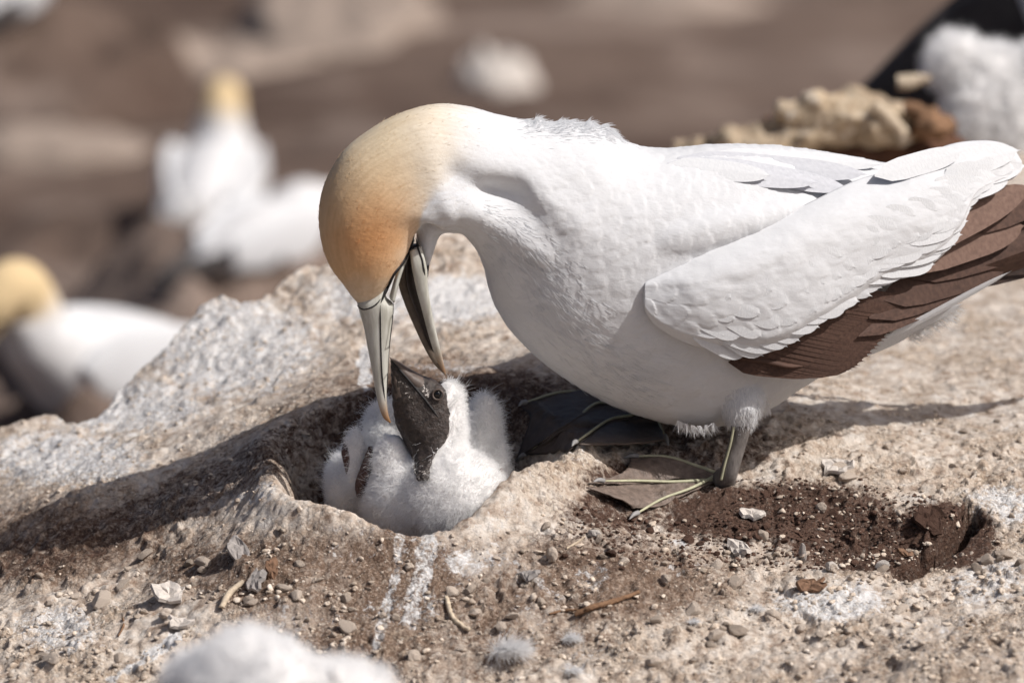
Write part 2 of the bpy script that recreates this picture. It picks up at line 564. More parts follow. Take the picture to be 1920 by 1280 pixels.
# crumbs and pebbles half sunk in the surface
w1, v1 = worley(flat * 95, 3); w2, v2 = worley(flat * 190, 8); w3, v3 = worley(flat * 42, 14)
front = sstep(.10, -.05, GY.ravel())
wilds = sstep(-.25, .35, fbm(flat * 7 + 3, 3, 41))
c1 = np.where(v1 > .45, np.clip(.46 - w1, 0, 1) * 2, 0) ** .7 * (.3 + v1)
c2 = np.where(v2 > .35, np.clip(.46 - w2, 0, 1) * 2, 0) ** .7 * (.3 + v2)
c3 = np.where(v3 > .72, np.clip(.40 - w3, 0, 1) * 2, 0) ** .6 * v3
right = sstep(1250, 1450, gp[:, 0]) * (1 - np.clip(1.6 * hol, 0, 1))
mask = (.4 + .6 * sstep(-.2, .2, fbm(flat * 12, 3, 43))) * (.25 + .75 * front) * (.25 + .75 * wilds) * (1 - .6 * right) * (1 - .6 * sstep(.05, .15, flat[:, 1]))
Z = Z + mask * (.0034 * c1 + .0019 * c2 + .0075 * c3)
rug = sstep(.06, .2, flat[:, 1]) * sstep(.12, -.08, flat[:, 0])
rn = fbm(flat * 55 + 2, 4, 53)
rot = np.stack([flat[:, 0] * .9 + flat[:, 1] * .45, flat[:, 1] * .9 - flat[:, 0] * .45], -1)
Z = Z + .38 * rug * (.007 * np.abs(fbm(rot * np.array([14, 30.]) + 5, 4, 57)) + .006 * (sstep(-.05, .15, fbm(rot * np.array([30, 60.]), 4, 53)) - .5) - .008 * sstep(.24, .40, fbm(rot * np.array([36, 62.]) + 8, 3, 59)))
Z = Z + .0022 * fbm(flat * 210, 3, 51) * (1 - .6 * sstep(.06, .18, flat[:, 1]))
crumb = np.clip(c1 * .7 + c2 * .5 + c3, 0, 1) * mask
gv = np.stack([flat[:, 0], flat[:, 1], Z], -1)
nx, ny = len(gx), len(gy)
idx = np.arange(nx * ny).reshape(ny, nx)
gf = np.stack([idx[:-1, :-1], idx[:-1, 1:], idx[1:, 1:], idx[1:, :-1]], -1).reshape(-1, 4)
gme = bpy.data.meshes.new('nest_mound')
gme.vertices.add(len(gv)); gme.vertices.foreach_set('co', gv.astype(np.float32).ravel())
gme.loops.add(gf.size); gme.loops.foreach_set('vertex_index', gf.astype(np.int32).ravel())
gme.polygons.add(len(gf)); gme.polygons.foreach_set('loop_start', np.arange(0, gf.size, 4, dtype=np.int32))
gme.update(calc_edges=True)
# stains and painted shade: white guano streaks, red soil thrown out of the nest
def blob(cx, cy, rx, ry, soft=.5):
    return 1 - sstep(1 - soft, 1 + soft, np.hypot((gp[:, 0] - cx) / rx, (gp[:, 1] - cy) / ry))
def streak(line, w):
    return 1 - sstep(w * .5, w * 1.3, seg_dist(gp, line))
warp = 10 * fbm(flat * 45, 3, 61)
gp0 = gp.copy(); gp = gp + warp[:, None]
guano = np.maximum.reduce([
    .52 * streak([(752, 1003), (742, 1060), (722, 1130), (706, 1215)], 12), .53 * streak([(800, 1005), (795, 1060), (775, 1120), (765, 1160)], 24),
    .55 * streak([(815, 1010), (805, 1090), (806, 1150)], 8), .62 * blob(890, 1058, 66, 28), .55 * streak([(940, 1040), (1060, 1130)], 10),
    .55 * blob(1110, 1080, 40, 40), .6 * blob(1270, 1020, 30, 14), .6 * blob(1870, 950, 90, 45), .5 * blob(1850, 1090, 90, 60), .62 * blob(1560, 1130, 120, 40),
    .5 * blob(420, 930, 110, 26), .52 * streak([(250, 960), (360, 935), (500, 905)], 20), .55 * blob(110, 1180, 90, 50), .7 * streak([(210, 1275), (290, 1225), (330, 1195)], 12),
    .68 * blob(430, 650, 190, 110, .7), .66 * blob(230, 760, 180, 60, .7), .62 * blob(120, 860, 180, 60, .6), .62 * blob(690, 560, 130, 60, .7), .85 * blob(685, 690, 14, 55, .5), .75 * blob(860, 560, 110, 50, .6),
    .62 * blob(850, 690, 110, 14), .35 * np.ones(len(gp)) * sstep(0, .5, fbm(flat * 16 + 3, 4, 71) + .05)])
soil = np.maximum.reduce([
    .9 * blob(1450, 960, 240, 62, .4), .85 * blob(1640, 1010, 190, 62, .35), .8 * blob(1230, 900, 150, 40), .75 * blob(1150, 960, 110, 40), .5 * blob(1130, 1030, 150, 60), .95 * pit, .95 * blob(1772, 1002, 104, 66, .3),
    .3 * blob(1000, 1090, 150, 70), .60 * streak([(-60, 1070), (180, 1010), (420, 900), (620, 800)], 52), .5 * blob(330, 960, 120, 40), .62 * blob(880, 750, 260, 66), .6 * blob(1330, 830, 160, 60), .8 * (1 - sstep(.7, 1.0, np.hypot((flat[:, 0] - BOWL.x) / .112, (flat[:, 1] - BOWL.y - .02) / .135)))])  # left band, back wall, hollow: partly brown soil, partly shade put into the colour
dirt = np.clip(.20 + .12 * rug + .62 * np.maximum.reduce([blob(700, 1090, 300, 110, .5), .9 * blob(480, 1070, 260, 80, .5), blob(1100, 1090, 300, 90, .5), .8 * blob(760, 1200, 420, 90, .5), .9 * blob(90, 1020, 260, 90), .45 * blob(1700, 1230, 350, 90), .8 * blob(850, 760, 300, 90)]), 0, 1)
gp = gp0
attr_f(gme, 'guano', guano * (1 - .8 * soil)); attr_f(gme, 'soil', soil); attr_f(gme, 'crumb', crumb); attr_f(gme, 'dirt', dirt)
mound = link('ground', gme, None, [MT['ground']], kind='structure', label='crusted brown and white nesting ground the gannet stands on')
ZG = Z.reshape(ny, nx)

def H(x, y):
    x = np.asarray(x, float); y = np.asarray(y, float)
    i = np.clip(np.searchsorted(gx, x) - 1, 0, nx - 2); j = np.clip(np.searchsorted(gy, y) - 1, 0, ny - 2)
    fx = np.clip((x - gx[i]) / (gx[i + 1] - gx[i]), 0, 1); fy = np.clip((y - gy[j]) / (gy[j + 1] - gy[j]), 0, 1)
    return (ZG[j, i] * (1 - fx) + ZG[j, i + 1] * fx) * (1 - fy) + (ZG[j + 1, i] * (1 - fx) + ZG[j + 1, i + 1] * fx) * fy

def G(px, py):
    """where the sight line through a photograph pixel meets the mound"""
    px = np.atleast_1d(np.asarray(px, float)); py = np.atleast_1d(np.asarray(py, float))
    out = np.full((len(px), 3), np.nan); done = np.zeros(len(px), bool)
    prev = None
    for Y in np.linspace(-.7, 1.3, 501):
        q = PA(px, py, Y)
        below = q[:, 2] <= H(q[:, 0], q[:, 1])
        m = below & ~done
        out[m] = q[m]; done |= below
        if done.all(): break
    out[:, 2] = np.where(done, H(out[:, 0], out[:, 1]), np.nan)
    return out
def G1(px, py): return Vector(G(px, py)[0])

# lower colony ground behind, one sheet to the horizon
fx_ = np.concatenate([np.linspace(-150, -6, 24, endpoint=False), np.linspace(-6, 6, 121, endpoint=False), np.linspace(6, 150, 24)])
fy_ = np.concatenate([np.linspace(-60, -2, 14, endpoint=False), np.linspace(-2, 12, 141, endpoint=False), np.linspace(12, 260, 30)])
def far_h(x, y):
    q = np.stack([x.ravel(), y.ravel()], -1)
    return (-.76 - .05 * np.clip(y, -2, 12) + .05 * fbm(q * .9, 4, 81).reshape(x.shape) + .02 * fbm(q * 5, 3, 83).reshape(x.shape))
FX, FY = np.meshgrid(fx_, fy_)
FZ = far_h(FX, FY)
fi = np.arange(FX.size).reshape(FX.shape)
ff = np.stack([fi[:-1, :-1], fi[:-1, 1:], fi[1:, 1:], fi[1:, :-1]], -1).reshape(-1, 4)
link('terrain', mesh('terrain', np.stack([FX.ravel(), FY.ravel(), FZ.ravel()], -1), ff), None, [MT['far_ground']], kind='structure', label='bare brown colony ground stretching away behind the nest')
def FH(x, y): return float(far_h(np.array([[x]]), np.array([[y]]))[0, 0])

# ------------------------------------------------------------------ plumage, skin and bill materials
def plumage(name, col, bumpd=.0012, rough=.85):
    m = Mat(name, rough, .12)
    b = m.attr('pigment').outputs['Color'] if col is None else None
    f1 = m.noise(45, 5, .6, stretch=(1, 1, 1.6)); f2 = m.noise(330, 4, .65, stretch=(.55, 1, 1)); f3 = m.noise(900, 3, .6, stretch=(.3, 1, 1))
    c = b if b is not None else m.mix(0, col, col)
    c = m.mix(m.rng(f2, .3, .7, .07, 0), c, srgb(150, 140, 128), 'MULTIPLY')
    c = m.mix(m.rng(f1, .35, .65, .05, 0), c, srgb(196, 186, 172), 'MULTIPLY')
    m.color(c)
    m.bump(f1, .0016, .4); m.bump(f2, bumpd, .3); m.bump(f3, .0003, .4)
    m.b.inputs['Sheen Weight'].default_value = .08
    MT[name] = m.m
plumage('plumage', None)
plumage('white_feather', srgb(208, 209, 211), .0005)
plumage('down', srgb(238, 236, 234), .0006)

def vane(name, a, b, rough=.7):
    """feather vane: fine barbs running off a central shaft (object space: x along, y across)"""
    m = Mat(name, rough, .2)
    tc = m.n('ShaderNodeTexCoord'); m.tc = tc
    mp = m.n('ShaderNodeMapping'); mp.inputs['Rotation'].default_value = (0, 0, .6); mp.inputs['Scale'].default_value = (1.6, .22, 1)
    m.l(tc.outputs['Object'], mp.inputs[0])
    w = m.n('ShaderNodeTexNoise'); w.inputs['Scale'].default_value = 22; w.inputs['Detail'].default_value = 4
    m.l(mp.outputs[0], w.inputs['Vector'])
    f = w.outputs['Fac']
    oi = m.n('ShaderNodeObjectInfo')
    c = m.ramp(f, [(.3, a), (.7, b)])
    c = m.mix(m.rng(oi.outputs['Random'], 0, 1, 0, .3), c, tuple(x * .72 for x in a[:3]))
    m.color(c); m.bump(f, .0006, .5)
    MT[name] = m.m
vane('vane_white', srgb(204, 205, 207), srgb(212, 213, 214))
vane('vane_grey', srgb(188, 189, 194), srgb(202, 203, 207))
vane('vane_brown', srgb(66, 49, 42), srgb(90, 68, 58))
vane('vane_dark', srgb(36, 28, 26), srgb(58, 44, 38))
vane('vane_slate', srgb(58, 54, 54), srgb(80, 76, 75))
vane('vane_warm', srgb(102, 80, 70), srgb(124, 100, 88))

def bill_mat():
    m = Mat('bill_horn', .38, .45)
    f = m.noise(60, 4, .6, stretch=(3, 3, .5)); g = m.noise(500, 3, .6)
    c = m.ramp(f, [(.3, srgb(164, 162, 150)), (.55, srgb(190, 189, 180)), (.8, srgb(206, 206, 200))])
    c = m.mix(m.attr('tipstain').outputs['Fac'], c, srgb(150, 112, 76))
    m.color(c); m.bump(g, .0003, .5)
    MT['bill'] = m.m
bill_mat()
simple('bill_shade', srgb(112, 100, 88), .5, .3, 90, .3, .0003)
simple('black_skin', srgb(34, 32, 33), .55, .3, 300, .4, .0004)
simple('mouth', srgb(46, 38, 36), .5, .3, 120, .4, .0004)
simple('tarsus_skin', srgb(118, 112, 108), .65, .25, 260, .4, .0008, stretch=(1, 1, .35))
simple('web_skin', srgb(116, 102, 93), .5, .3, 170, .35, .0022)
simple('web_shaded', srgb(84, 74, 68), .6, .25, 120, .3, .0008)  # far foot: same web skin with its shade darkened into the colour
simple('toe_line', srgb(180, 178, 150), .55, .25, 200, .2, .0004)
simple('claw', srgb(150, 148, 146), .5, .3, 200, .2, .0002)

# ------------------------------------------------------------------ the adult gannet
def YS(x): return .30 * (np.asarray(x, float) - 1150) / 2400      # the bird stands turned: head nearer, tail farther
def PB(x, y, Y): return P(x, y, Y + float(YS(x)))
def psweepB(secs, *k):
    s_ = np.array(secs, float); s_[:, 5] += YS((s_[:, 0] + s_[:, 2]) / 2)
    return psweep(s_, *k)
BY = .025      # depth of the body's middle plane
HY = -.012     # depth of the head
bird = empty('gannet', G1(1355, 905), 'adult gannet with golden head bending down to feed its chick', 'gannet')
torso = [  # outer x,y  inner x,y  half width  depth
    (672, 571, 712, 560, 12, HY), (660, 556, 728, 532, 34, HY), (640, 528, 748, 505, 50, HY), (616, 494, 764, 474, 62, HY), (602, 452, 777, 442, 70, HY),
    (597, 405, 792, 418, 76, HY), (602, 362, 806, 412, 80, HY), (618, 322, 818, 414, 84, HY), (645, 282, 826, 422, 87, HY), (684, 250, 834, 428, 90, HY),
    (735, 220, 842, 430, 93, HY), (790, 201, 852, 431, 96, HY), (836, 196, 863, 433, 98, HY + .004), (882, 203, 878, 447, 104, HY + .008), (932, 217, 895, 470, 112, HY + .014),
    (990, 230, 908, 502, 126, BY - .012), (1060, 234, 918, 545, 146, BY - .006), (1130, 240, 940, 594, 166, BY), (1185, 273, 978, 640, 180, BY), (1245, 283, 1035, 688, 190, BY),
    (1330, 276, 1115, 738, 194, BY), (1415, 274, 1215, 780, 194, BY), (1490, 278, 1320, 797, 188, BY), (1565, 290, 1420, 772, 172, BY), (1640, 304, 1515, 715, 146, BY),
    (1700, 318, 1600, 660, 112, BY), (1760, 350, 1680, 610, 82, BY), (1830, 390, 1770, 555, 52, BY), (1900, 425, 1860, 505, 26, BY)]
chin = [(800, 385, 875, 436, 46, HY), (786, 412, 836, 434, 40, HY), (781, 436, 823, 445, 32, HY), (783, 460, 815, 469, 22, HY), (791, 484, 808, 490, 13, HY), (797, 503, 803, 506, 5, HY)]
scap = [(1120, 400, 1140, 440, 60, .012), (1168, 385, 1190, 486, 98, .0), (1205, 378, 1225, 505, 110, -.008), (1255, 370, 1275, 490, 114, -.012), (1335, 360, 1350, 465, 116, -.013), (1425, 352, 1436, 430, 106, -.012), (1505, 345, 1512, 392, 78, -.010), (1570, 345, 1572, 362, 24, -.004)]
thigh = [(1395, 640, 1340, 660, 30, .0), (1428, 700, 1352, 715, 46, -.012), (1434, 748, 1354, 762, 42, -.020), (1422, 782, 1364, 786, 28, -.022), (1405, 806, 1374, 806, 17, -.023)]
far_thigh = [(1290, 640, 1230, 660, 30, .05), (1270, 700, 1200, 720, 44, .065), (1240, 760, 1190, 765, 30, .07)]
bme = voxel([psweepB(torso, 150, 40, 2.15), psweepB(chin, 40, 24), psweepB(scap, 60, 28, 2.3), psweepB(thigh, 30, 20), psweepB(far_thigh, 30, 20)], .0017, 18, 'plumage')
v = vco(bme); nrm = vno(bme); q = PX(v)
spine = cat(np.array(torso), 150)
spx = np.stack([(spine[:, 0] + spine[:, 2]) / 2, (spine[:, 1] + spine[:, 3]) / 2], -1)
SPW = PA(spx[:, 0], spx[:, 1], spine[:, 5] + YS(spx[:, 0])); STW = unit(np.gradient(SPW, axis=0))
def flow(w):
    """feather direction (bill to tail) for world points"""
    out = np.empty_like(w)
    for a in range(0, len(w), 20000):
        d = ((w[a:a + 20000, None] - SPW[None]) ** 2).sum(-1)
        wt = np.exp(-(d - d.min(1, keepdims=True)) / .0012)
        out[a:a + 20000] = wt @ STW
    return unit(out)
near = (nrm[:, 1] < .35)
dimple = np.exp(-(((q[:, 0] - 938) / 44) ** 2 + ((q[:, 1] - 362) / 26) ** 2)) * near
fold = np.exp(-(seg_dist(q, [(860, 330), (905, 352), (960, 372), (1000, 400)]) / 26) ** 2) * near
ridge = np.exp(-(seg_dist(q, [(850, 400), (900, 405), (960, 440), (1020, 480)]) / 22) ** 2) * near
hump = np.exp(-(seg_dist(q, [(985, 330), (1020, 380), (1080, 420)]) / 34) ** 2) * near
disp = -.011 * dimple - .005 * fold + .0035 * ridge + .0035 * hump
lump = fbm(v * np.array([40, 40, 40]), 3, 5)
f_ = flow(v)
disp += .0010 * lump * sstep(760, 1000, q[:, 0])
# feather shingles: cells stretched along the lie of the plumage
side = unit(np.cross(nrm, f_))
arc = np.concatenate([[0], np.cumsum(np.linalg.norm(np.diff(SPW, axis=0), axis=1))]) * 2400
ang_ = np.empty(len(v)); arc_ = np.empty(len(v))
SAW = unit(np.stack([STW[:, 2], 0 * STW[:, 0], -STW[:, 0]], -1))
for a0 in range(0, len(v), 20000):
    vb = v[a0:a0 + 20000]
    d2 = ((vb[:, None] - SPW[None]) ** 2).sum(-1); wt = np.exp(-(d2 - d2.min(1, keepdims=True)) / .0012); wt /= wt.sum(1, keepdims=True)
    rel = vb - wt @ SPW
    arc_[a0:a0 + 20000] = wt @ arc
    ang_[a0:a0 + 20000] = np.arctan2((rel * (wt @ SAW)).sum(1), -rel[:, 1])
torso_m = sstep(870, 1060, q[:, 0])
pq = np.stack([arc_, ang_ * 175], -1)
for Ls_, Ws_, am_, sd_ in ((46, 27, .00055, 21), (70, 40, .00045, 25)):
    wrp = 10 * np.stack([noise(pq / 60, sd_), noise(pq / 60 + 7, sd_ + 1)], -1)
    x_, y_ = (pq + wrp).T
    row_ = np.floor(y_ / Ws_); tt_ = y_ / Ws_ - row_ - .5
    ph_ = x_ / Ls_ + .5 * (row_ % 2) + tt_ * tt_
    disp += am_ * ((ph_ - np.floor(ph_)) * (1 - 1.2 * tt_ * tt_) - .4) * torso_m
# ruffled crest where the neck meets the back
ruf = np.exp(-(seg_dist(q, [(1000, 234), (1080, 234), (1155, 246)]) / 20) ** 2) * sstep(0.2, .8, nrm[:, 2])
disp += .0022 * ruf * (.4 + noise(np.stack([q[:, 0] / 14, q[:, 1] / 30], -1), 9))
v = v + nrm * disp[:, None]
setco(bme, v)
q = PX(v)
# golden head pigment fading into the white of the neck
def pigment(q, w):
    W = np.array(srgb(208, 209, 211)[:3]); CR = np.array(srgb(214, 196, 166)[:3]); OR = np.array(srgb(214, 156, 104)[:3]); TN = np.array(srgb(214, 180, 138)[:3]); PL = np.array(srgb(214, 202, 184)[:3])
    wob = 14 * fbm(w * 60, 3, 91)
    x, y = q[:, 0] + wob, q[:, 1] + wob
    head = 1 - sstep(700, 985, x + .20 * (y - 250))
    xb = np.interp(y, [300, 340, 376, 394, 420, 440, 473, 496, 520, 562], [880, 838, 803, 793, 786, 781, 771, 760, 745, 720])
    soft = np.interp(y, [300, 376, 400], [60, 14, 4])
    head = head * (1 - sstep(-1, 1, (q[:, 0] - xb) / soft))
    c = W + (CR - W) * head[:, None]
    k = sstep(230, 400, y - .12 * (x - 700)) * sstep(830, 740, x)
    c = c + (TN - c) * (k * head)[:, None] * .85
    k2 = np.exp(-(((x - 705) / 75) ** 2 + ((y - 450) / 70) ** 2))
    c = c + (OR - c) * (k2 * head)[:, None] * .95
    k3 = sstep(505, 575, y) * sstep(770, 740, x)
    c = c + (PL - c) * (k3 * head)[:, None] * .8
    return np.clip(c, 0, 1)
strk = fbm(np.stack([arc_ / 26, ang_ * 175 / 4.5], -1), 3, 33) * (1 - sstep(820, 960, q[:, 0]))
attr_c(bme, 'pigment', np.clip(pigment(q, v) * (1 + .16 * strk[:, None] * np.array([.8, 1., 1.25])), 0, 1))
body = link('body', bme, bird, [MT['plumage']], label='white body and neck with golden buff head feathers')
bvh = BVHTree.FromPolygons([tuple(a) for a in v], [tuple(p.vertices) for p in bme.polygons])

# short velvet of the head and neck, longer barbs over breast and back
def hair_mat(name, col=None):
    m = Mat(name, .8, .05)
    t = m.attr('tint').outputs['Color']
    m.color(t)
    tr = m.n('ShaderNodeBsdfTranslucent'); m.l(t, tr.inputs[0])
    mx = m.n('ShaderNodeMixShader'); mx.inputs[0].default_value = .45
    m.l(m.b.outputs[0], mx.inputs[1]); m.l(tr.outputs[0], mx.inputs[2])
    m.l(mx.outputs[0], m.t.nodes['Material Output'].inputs[0])
    MT[name] = m.m
hair_mat('barbs')
hp, hn = sample(bme, 110000)
hq = PX(hp); hf = flow(hp)
keep = (hn[:, 1] < .45)
z_head = hq[:, 0] < 900
edge_r = np.exp(-(seg_dist(hq, [(880, 410), (960, 450), (1010, 510), (1070, 600), (1130, 680), (1205, 700)]) / 60) ** 2)
crest = np.exp(-(seg_dist(hq, [(990, 234), (1150, 245)]) / 20) ** 2)
back = sstep(1180, 1260, hq[:, 0])
keep &= (rng.random(len(hp)) < np.where(z_head, .28, np.clip(.40 * np.maximum(edge_r - .2, 0) + .7 * crest, 0, 1)))
hp, hn, hf, hq, er, cr_ = hp[keep], hn[keep], hf[keep], hq[keep], edge_r[keep], crest[keep]
tang = unit(hf - hn * (hf * hn).sum(1, keepdims=True))
jit = rng.normal(0, 1, hp.shape)
lift = np.where(hq[:, 0] < 900, .02, .07 + .22 * er + .35 * cr_)
d0 = unit(tang + hn * (lift + .1 * rng.random(len(hp)))[:, None] + jit * .06)
d1 = unit(tang + jit * .16 - hn * .05)
Lh = np.where(hq[:, 0] < 900, .0050, .0085 + .002 * er) * (.6 + .8 * rng.random(len(hp)))
hc_ = pigment(hq, hp) * (1.02 + .1 * rng.random((len(hp), 1)))
hair('feather_barbs', body, hp - hn * .0004, d0, Lh, .00017, .00004, MT['barbs'], d1, 4, np.clip(hc_, 0, 1))

# ---- bill
def stain(me, y0, y1):
    qq = PX(vco(me)); attr_f(me, 'tipstain', sstep(y0, y1, qq[:, 1]))
up_secs = [(666, 556, 728, 530, 16, HY), (671, 574, 724, 556, 24, HY), (676, 592, 738, 572, 25, HY), (683, 618, 735, 604, 21, HY), (690, 656, 730, 650, 18, HY), (699, 703, 727, 700, 14, HY), (705, 738, 725, 735, 11, HY), (711, 764, 726, 760, 8, HY), (719, 783, 729, 779, 5, HY), (731, 793, 733, 791, 2, HY)]
me = mesh('upper_bill', *psweepB(up_secs, 60, 24, 2.4)); stain(me, 735, 792)
upper = link('upper_bill', me, bird, [MT['bill']], label='long pale grey upper bill with dark groove')
gape = [(730, 556, 740, 566, 14, HY - .006), (737, 530, 747, 536, 14, HY - .008), (746, 504, 756, 508, 13, HY - .008), (760, 476, 767, 479, 9, HY - .007), (774, 448, 778, 450, 4, HY - .004)]
me = mesh('gape_plate', *psweepB(gape, 30, 16)); stain(me, 2000, 2100)
link('gape_plate', me, upper, [MT['bill']])
def pline(name, pts, r, Yoff, mat, parent, n=40):
    """thin raised or inlaid line lying on the nearest surface seen along the sight line"""
    rows = []
    c = cat(np.array(pts, float), n)
    tree = pline.tree
    for k, (x, y) in enumerate(c):
        d = (P(x, y, 0) - CAM).normalized()
        h = tree.ray_cast(CAM, d)
        p = h[0] if h[0] is not None else PB(x, y, HY - .01)
        t = k / (n - 1)
        rr = r * (min(1, 4 * t + .3) * min(1, 4 * (1 - t) + .3))
        rows.append((p.x, p.y + Yoff, p.z, rr))
    return link(name, mesh(name, *ptube(rows, n * 2, 8)), parent, [MT[mat]])
uv = vco(upper.data)
def tree_of(*objs):
    V, F = merge([(vco(o.data), [tuple(p.vertices) for p in o.data.polygons]) for o in objs])
    return BVHTree.FromPolygons([tuple(a) for a in V], F)
pline.tree = tree_of(upper, body)
pline('groove', [(713, 572), (713, 600), (714, 650), (716, 700), (719, 728), (722, 752)], .00062, .0001, 'black_skin', upper)
pline('skin_edge', [(669, 572), (676, 578), (684, 580), (697, 576), (707, 569), (714, 560)], .0006, 0, 'black_skin', upper)
pline('cutting_edge', [(738, 566), (736, 600), (730, 650), (727, 700), (725.5, 735)], .00035, 0, 'black_skin', upper)
face = pline('facial_skin', [(712, 572), (719, 553), (727, 535), (738, 513), (750, 498), (762, 478), (771, 456), (776, 442)], .0019, .0008, 'black_skin', upper)

NR, FR = HY - .017, HY + .014
near_r = [(768, 470, 790, 462, 8, NR + .004), (772, 500, 800, 500, 9, NR), (780, 540, 803, 540, 9, NR), (792, 585, 810, 585, 8, NR + .003), (804, 630, 820, 630, 7, NR + .007), (816, 668, 828, 664, 5, NR + .012), (826, 690, 833, 686, 3, NR + .016), (834, 703, 836, 701, 1, NR + .018)]
far_r = [(752, 492, 768, 488, 8, FR - .004), (747, 530, 766, 526, 8, FR), (758, 568, 778, 562, 7, FR), (774, 606, 792, 600, 6, FR - .004), (792, 645, 806, 638, 5, FR - .008), (812, 680, 822, 672, 4, FR - .012), (833, 702, 835, 700, 1, FR - .014)]
me = mesh('lower_bill', *psweepB(near_r, 50, 16, 2.5)); stain(me, 640, 705)
lower = link('lower_bill', me, bird, [MT['bill']], label='opened lower bill, dark inside')
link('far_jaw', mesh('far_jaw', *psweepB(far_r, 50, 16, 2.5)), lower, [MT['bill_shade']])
lin = [(764, 462, 785, 458, 14, HY), (760, 500, 790, 500, 20, HY + .004), (764, 540, 796, 540, 20, HY + .004), (780, 585, 804, 583, 16, HY + .004), (796, 630, 815, 626, 10, HY + .004), (812, 664, 824, 660, 5, HY + .003)]
link('mouth_lining', mesh('mouth_lining', *psweepB(lin, 40, 16)), lower, [MT['mouth']])
pline.tree = tree_of(lower, body)
pline('jaw_line', [(780, 446), (784, 466), (791, 486), (794, 502), (797, 516)], .0008, 0, 'black_skin', lower)
link('gular_skin', mesh('gular_skin', *psweepB([(797, 500, 805, 498, 10, HY - .003), (797, 518, 803, 516, 8, HY - .006), (797, 536, 799, 536, 3, HY - .008)], 16, 12)), lower, [MT['black_skin']])

# ---- wing: covert shell, scale-like coverts, brown flight feathers
wy = tps(np.array([(1205, 550), (1240, 600), (1300, 560), (1400, 520), (1450, 640), (1350, 655), (1600, 600), (1600, 690), (1700, 420), (1820, 400), (1800, 300), (1900, 300), (1700, 590), (1880, 505), (1500, 395), (2000, 400), (2250, 380), (1300, 480), (1220, 500), (1650, 340), (1470, 690)]) / 1000.,
         np.array([-.060, -.066, -.076, -.078, -.072, -.068, -.062, -.056, -.056, -.036, -.022, -.006, -.040, -.010, -.066, .004, .028, -.068, -.058, -.046, -.062]), 1e-4)
def WY(x, y): return wy(np.stack([np.asarray(x, float), np.asarray(y, float)], -1) / 1000.) + YS(x)
def W3(x, y, off=0.): return PA(x, y, WY(x, y) - off)
up_c = cat([(1206, 540), (1212, 512), (1245, 494), (1295, 472), (1400, 432), (1500, 388), (1600, 340), (1690, 312), (1738, 288), (1780, 271), (1822, 264), (1866, 265), (1898, 277), (1916, 302)], 240)
lo_c = cat([(1206, 545), (1209, 580), (1230, 610), (1280, 640), (1342, 659), (1400, 667), (1445, 660), (1492, 638), (1580, 580), (1680, 521), (1752, 492), (1800, 436), (1828, 374), (1870, 347), (1902, 334), (1917, 312)], 240)
vv = np.linspace(0, 1, 90)
gridpx = up_c[:, None] * (1 - vv)[None, :, None] + lo_c[:, None] * vv[None, :, None]
g2 = gridpx.reshape(-1, 2)
ve = np.tile(vv, 240); ue = np.repeat(np.linspace(0, 1, 240), 90)
roll = .020 * (1 - np.clip(ve / .34, 0, 1)) ** 2 + .006 * sstep(.88, 1, ve) + .016 * (1 - sstep(0, .07, ue))
def shingle(q, ang, Ls, Ws, seed):
    """overlapping scale relief: each feather rises to a rounded tip, then drops"""
    wrp = 9 * np.stack([noise(q / 50, seed), noise(q / 50 + 7, seed + 1)], -1)
    x, y = (q + wrp).T
    s_ = x * np.cos(ang) + y * np.sin(ang); t_ = -x * np.sin(ang) + y * np.cos(ang)
    row = np.floor(t_ / Ws); tt = t_ / Ws - row - .5
    ph = s_ / Ls + .5 * (row % 2) + .5 * tt * tt * 2
    return (ph - np.floor(ph)) * (1 - 1.2 * tt * tt)
relief = .0010 * fbm(np.stack([g2[:, 0] / 45, g2[:, 1] / 30], -1), 3, 15)
wa = np.radians(np.interp(g2[:, 0], [1210, 1300, 1450, 1600, 1750, 1850, 1920], [40, 34, 24, 14, 2, -12, -18])).mean()
sh_ = shingle(g2, wa, 58, 34, 3) * sstep(.25, .6, ve) + shingle(g2, wa, 40, 24, 5) * sstep(.05, .3, ve) * (1 - sstep(.25, .6, ve)) * .6
relief = relief - .0007 * (sh_ - .4) * sstep(.0, .08, ue)
yy = WY(g2[:, 0], g2[:, 1]) + roll + relief
wv_ = PA(g2[:, 0], g2[:, 1], yy)
wi = np.arange(240 * 90).reshape(240, 90)
wf = np.stack([wi[:-1, :-1], wi[:-1, 1:], wi[1:, 1:], wi[1:, :-1]], -1).reshape(-1, 4)
wme = mesh('wing', wv_, wf)
wing = link('wing', wme, bird, [MT['white_feather']], label='folded wing, white coverts above dark brown flight feathers')
so_ = wing.modifiers.new('thick', 'SOLIDIFY'); so_.thickness = .006; so_.offset = 1 if False else -1

def feather_mesh(name, tip=1.0, camber=.10, shaft=True, rows=9, round_=.55):
    """unit feather along +x, half width .5 in y, convex towards +z"""
    t = 1 - (1 - np.linspace(0, 1, rows)) ** 1.7
    w = np.minimum(1, (t / .22) ** .6) * np.clip((1 - ((t - round_) / (1 - round_)).clip(0) ** 2.4), 0, 1) ** .5 * .5
    w = np.maximum(w, .03)
    ys = np.array([-1, -.6, -.2, 0, .2, .6, 1])
    V = []; F = []
    for i in range(rows):
        for yk in ys:
            V.append((t[i] + .05 * (1 - abs(yk)) * (i == rows - 1), yk * w[i], camber * (1 - yk * yk) * .5 * (w[i] / .5) + (.02 if abs(yk) < .01 and shaft else 0) - .06 * t[i] ** 2))
    k = len(ys)
    for i in range(rows - 1):
        for j in range(k - 1):
            F.append((i * k + j, (i + 1) * k + j, (i + 1) * k + j + 1, i * k + j + 1))
    return mesh(name, np.array(V), F)
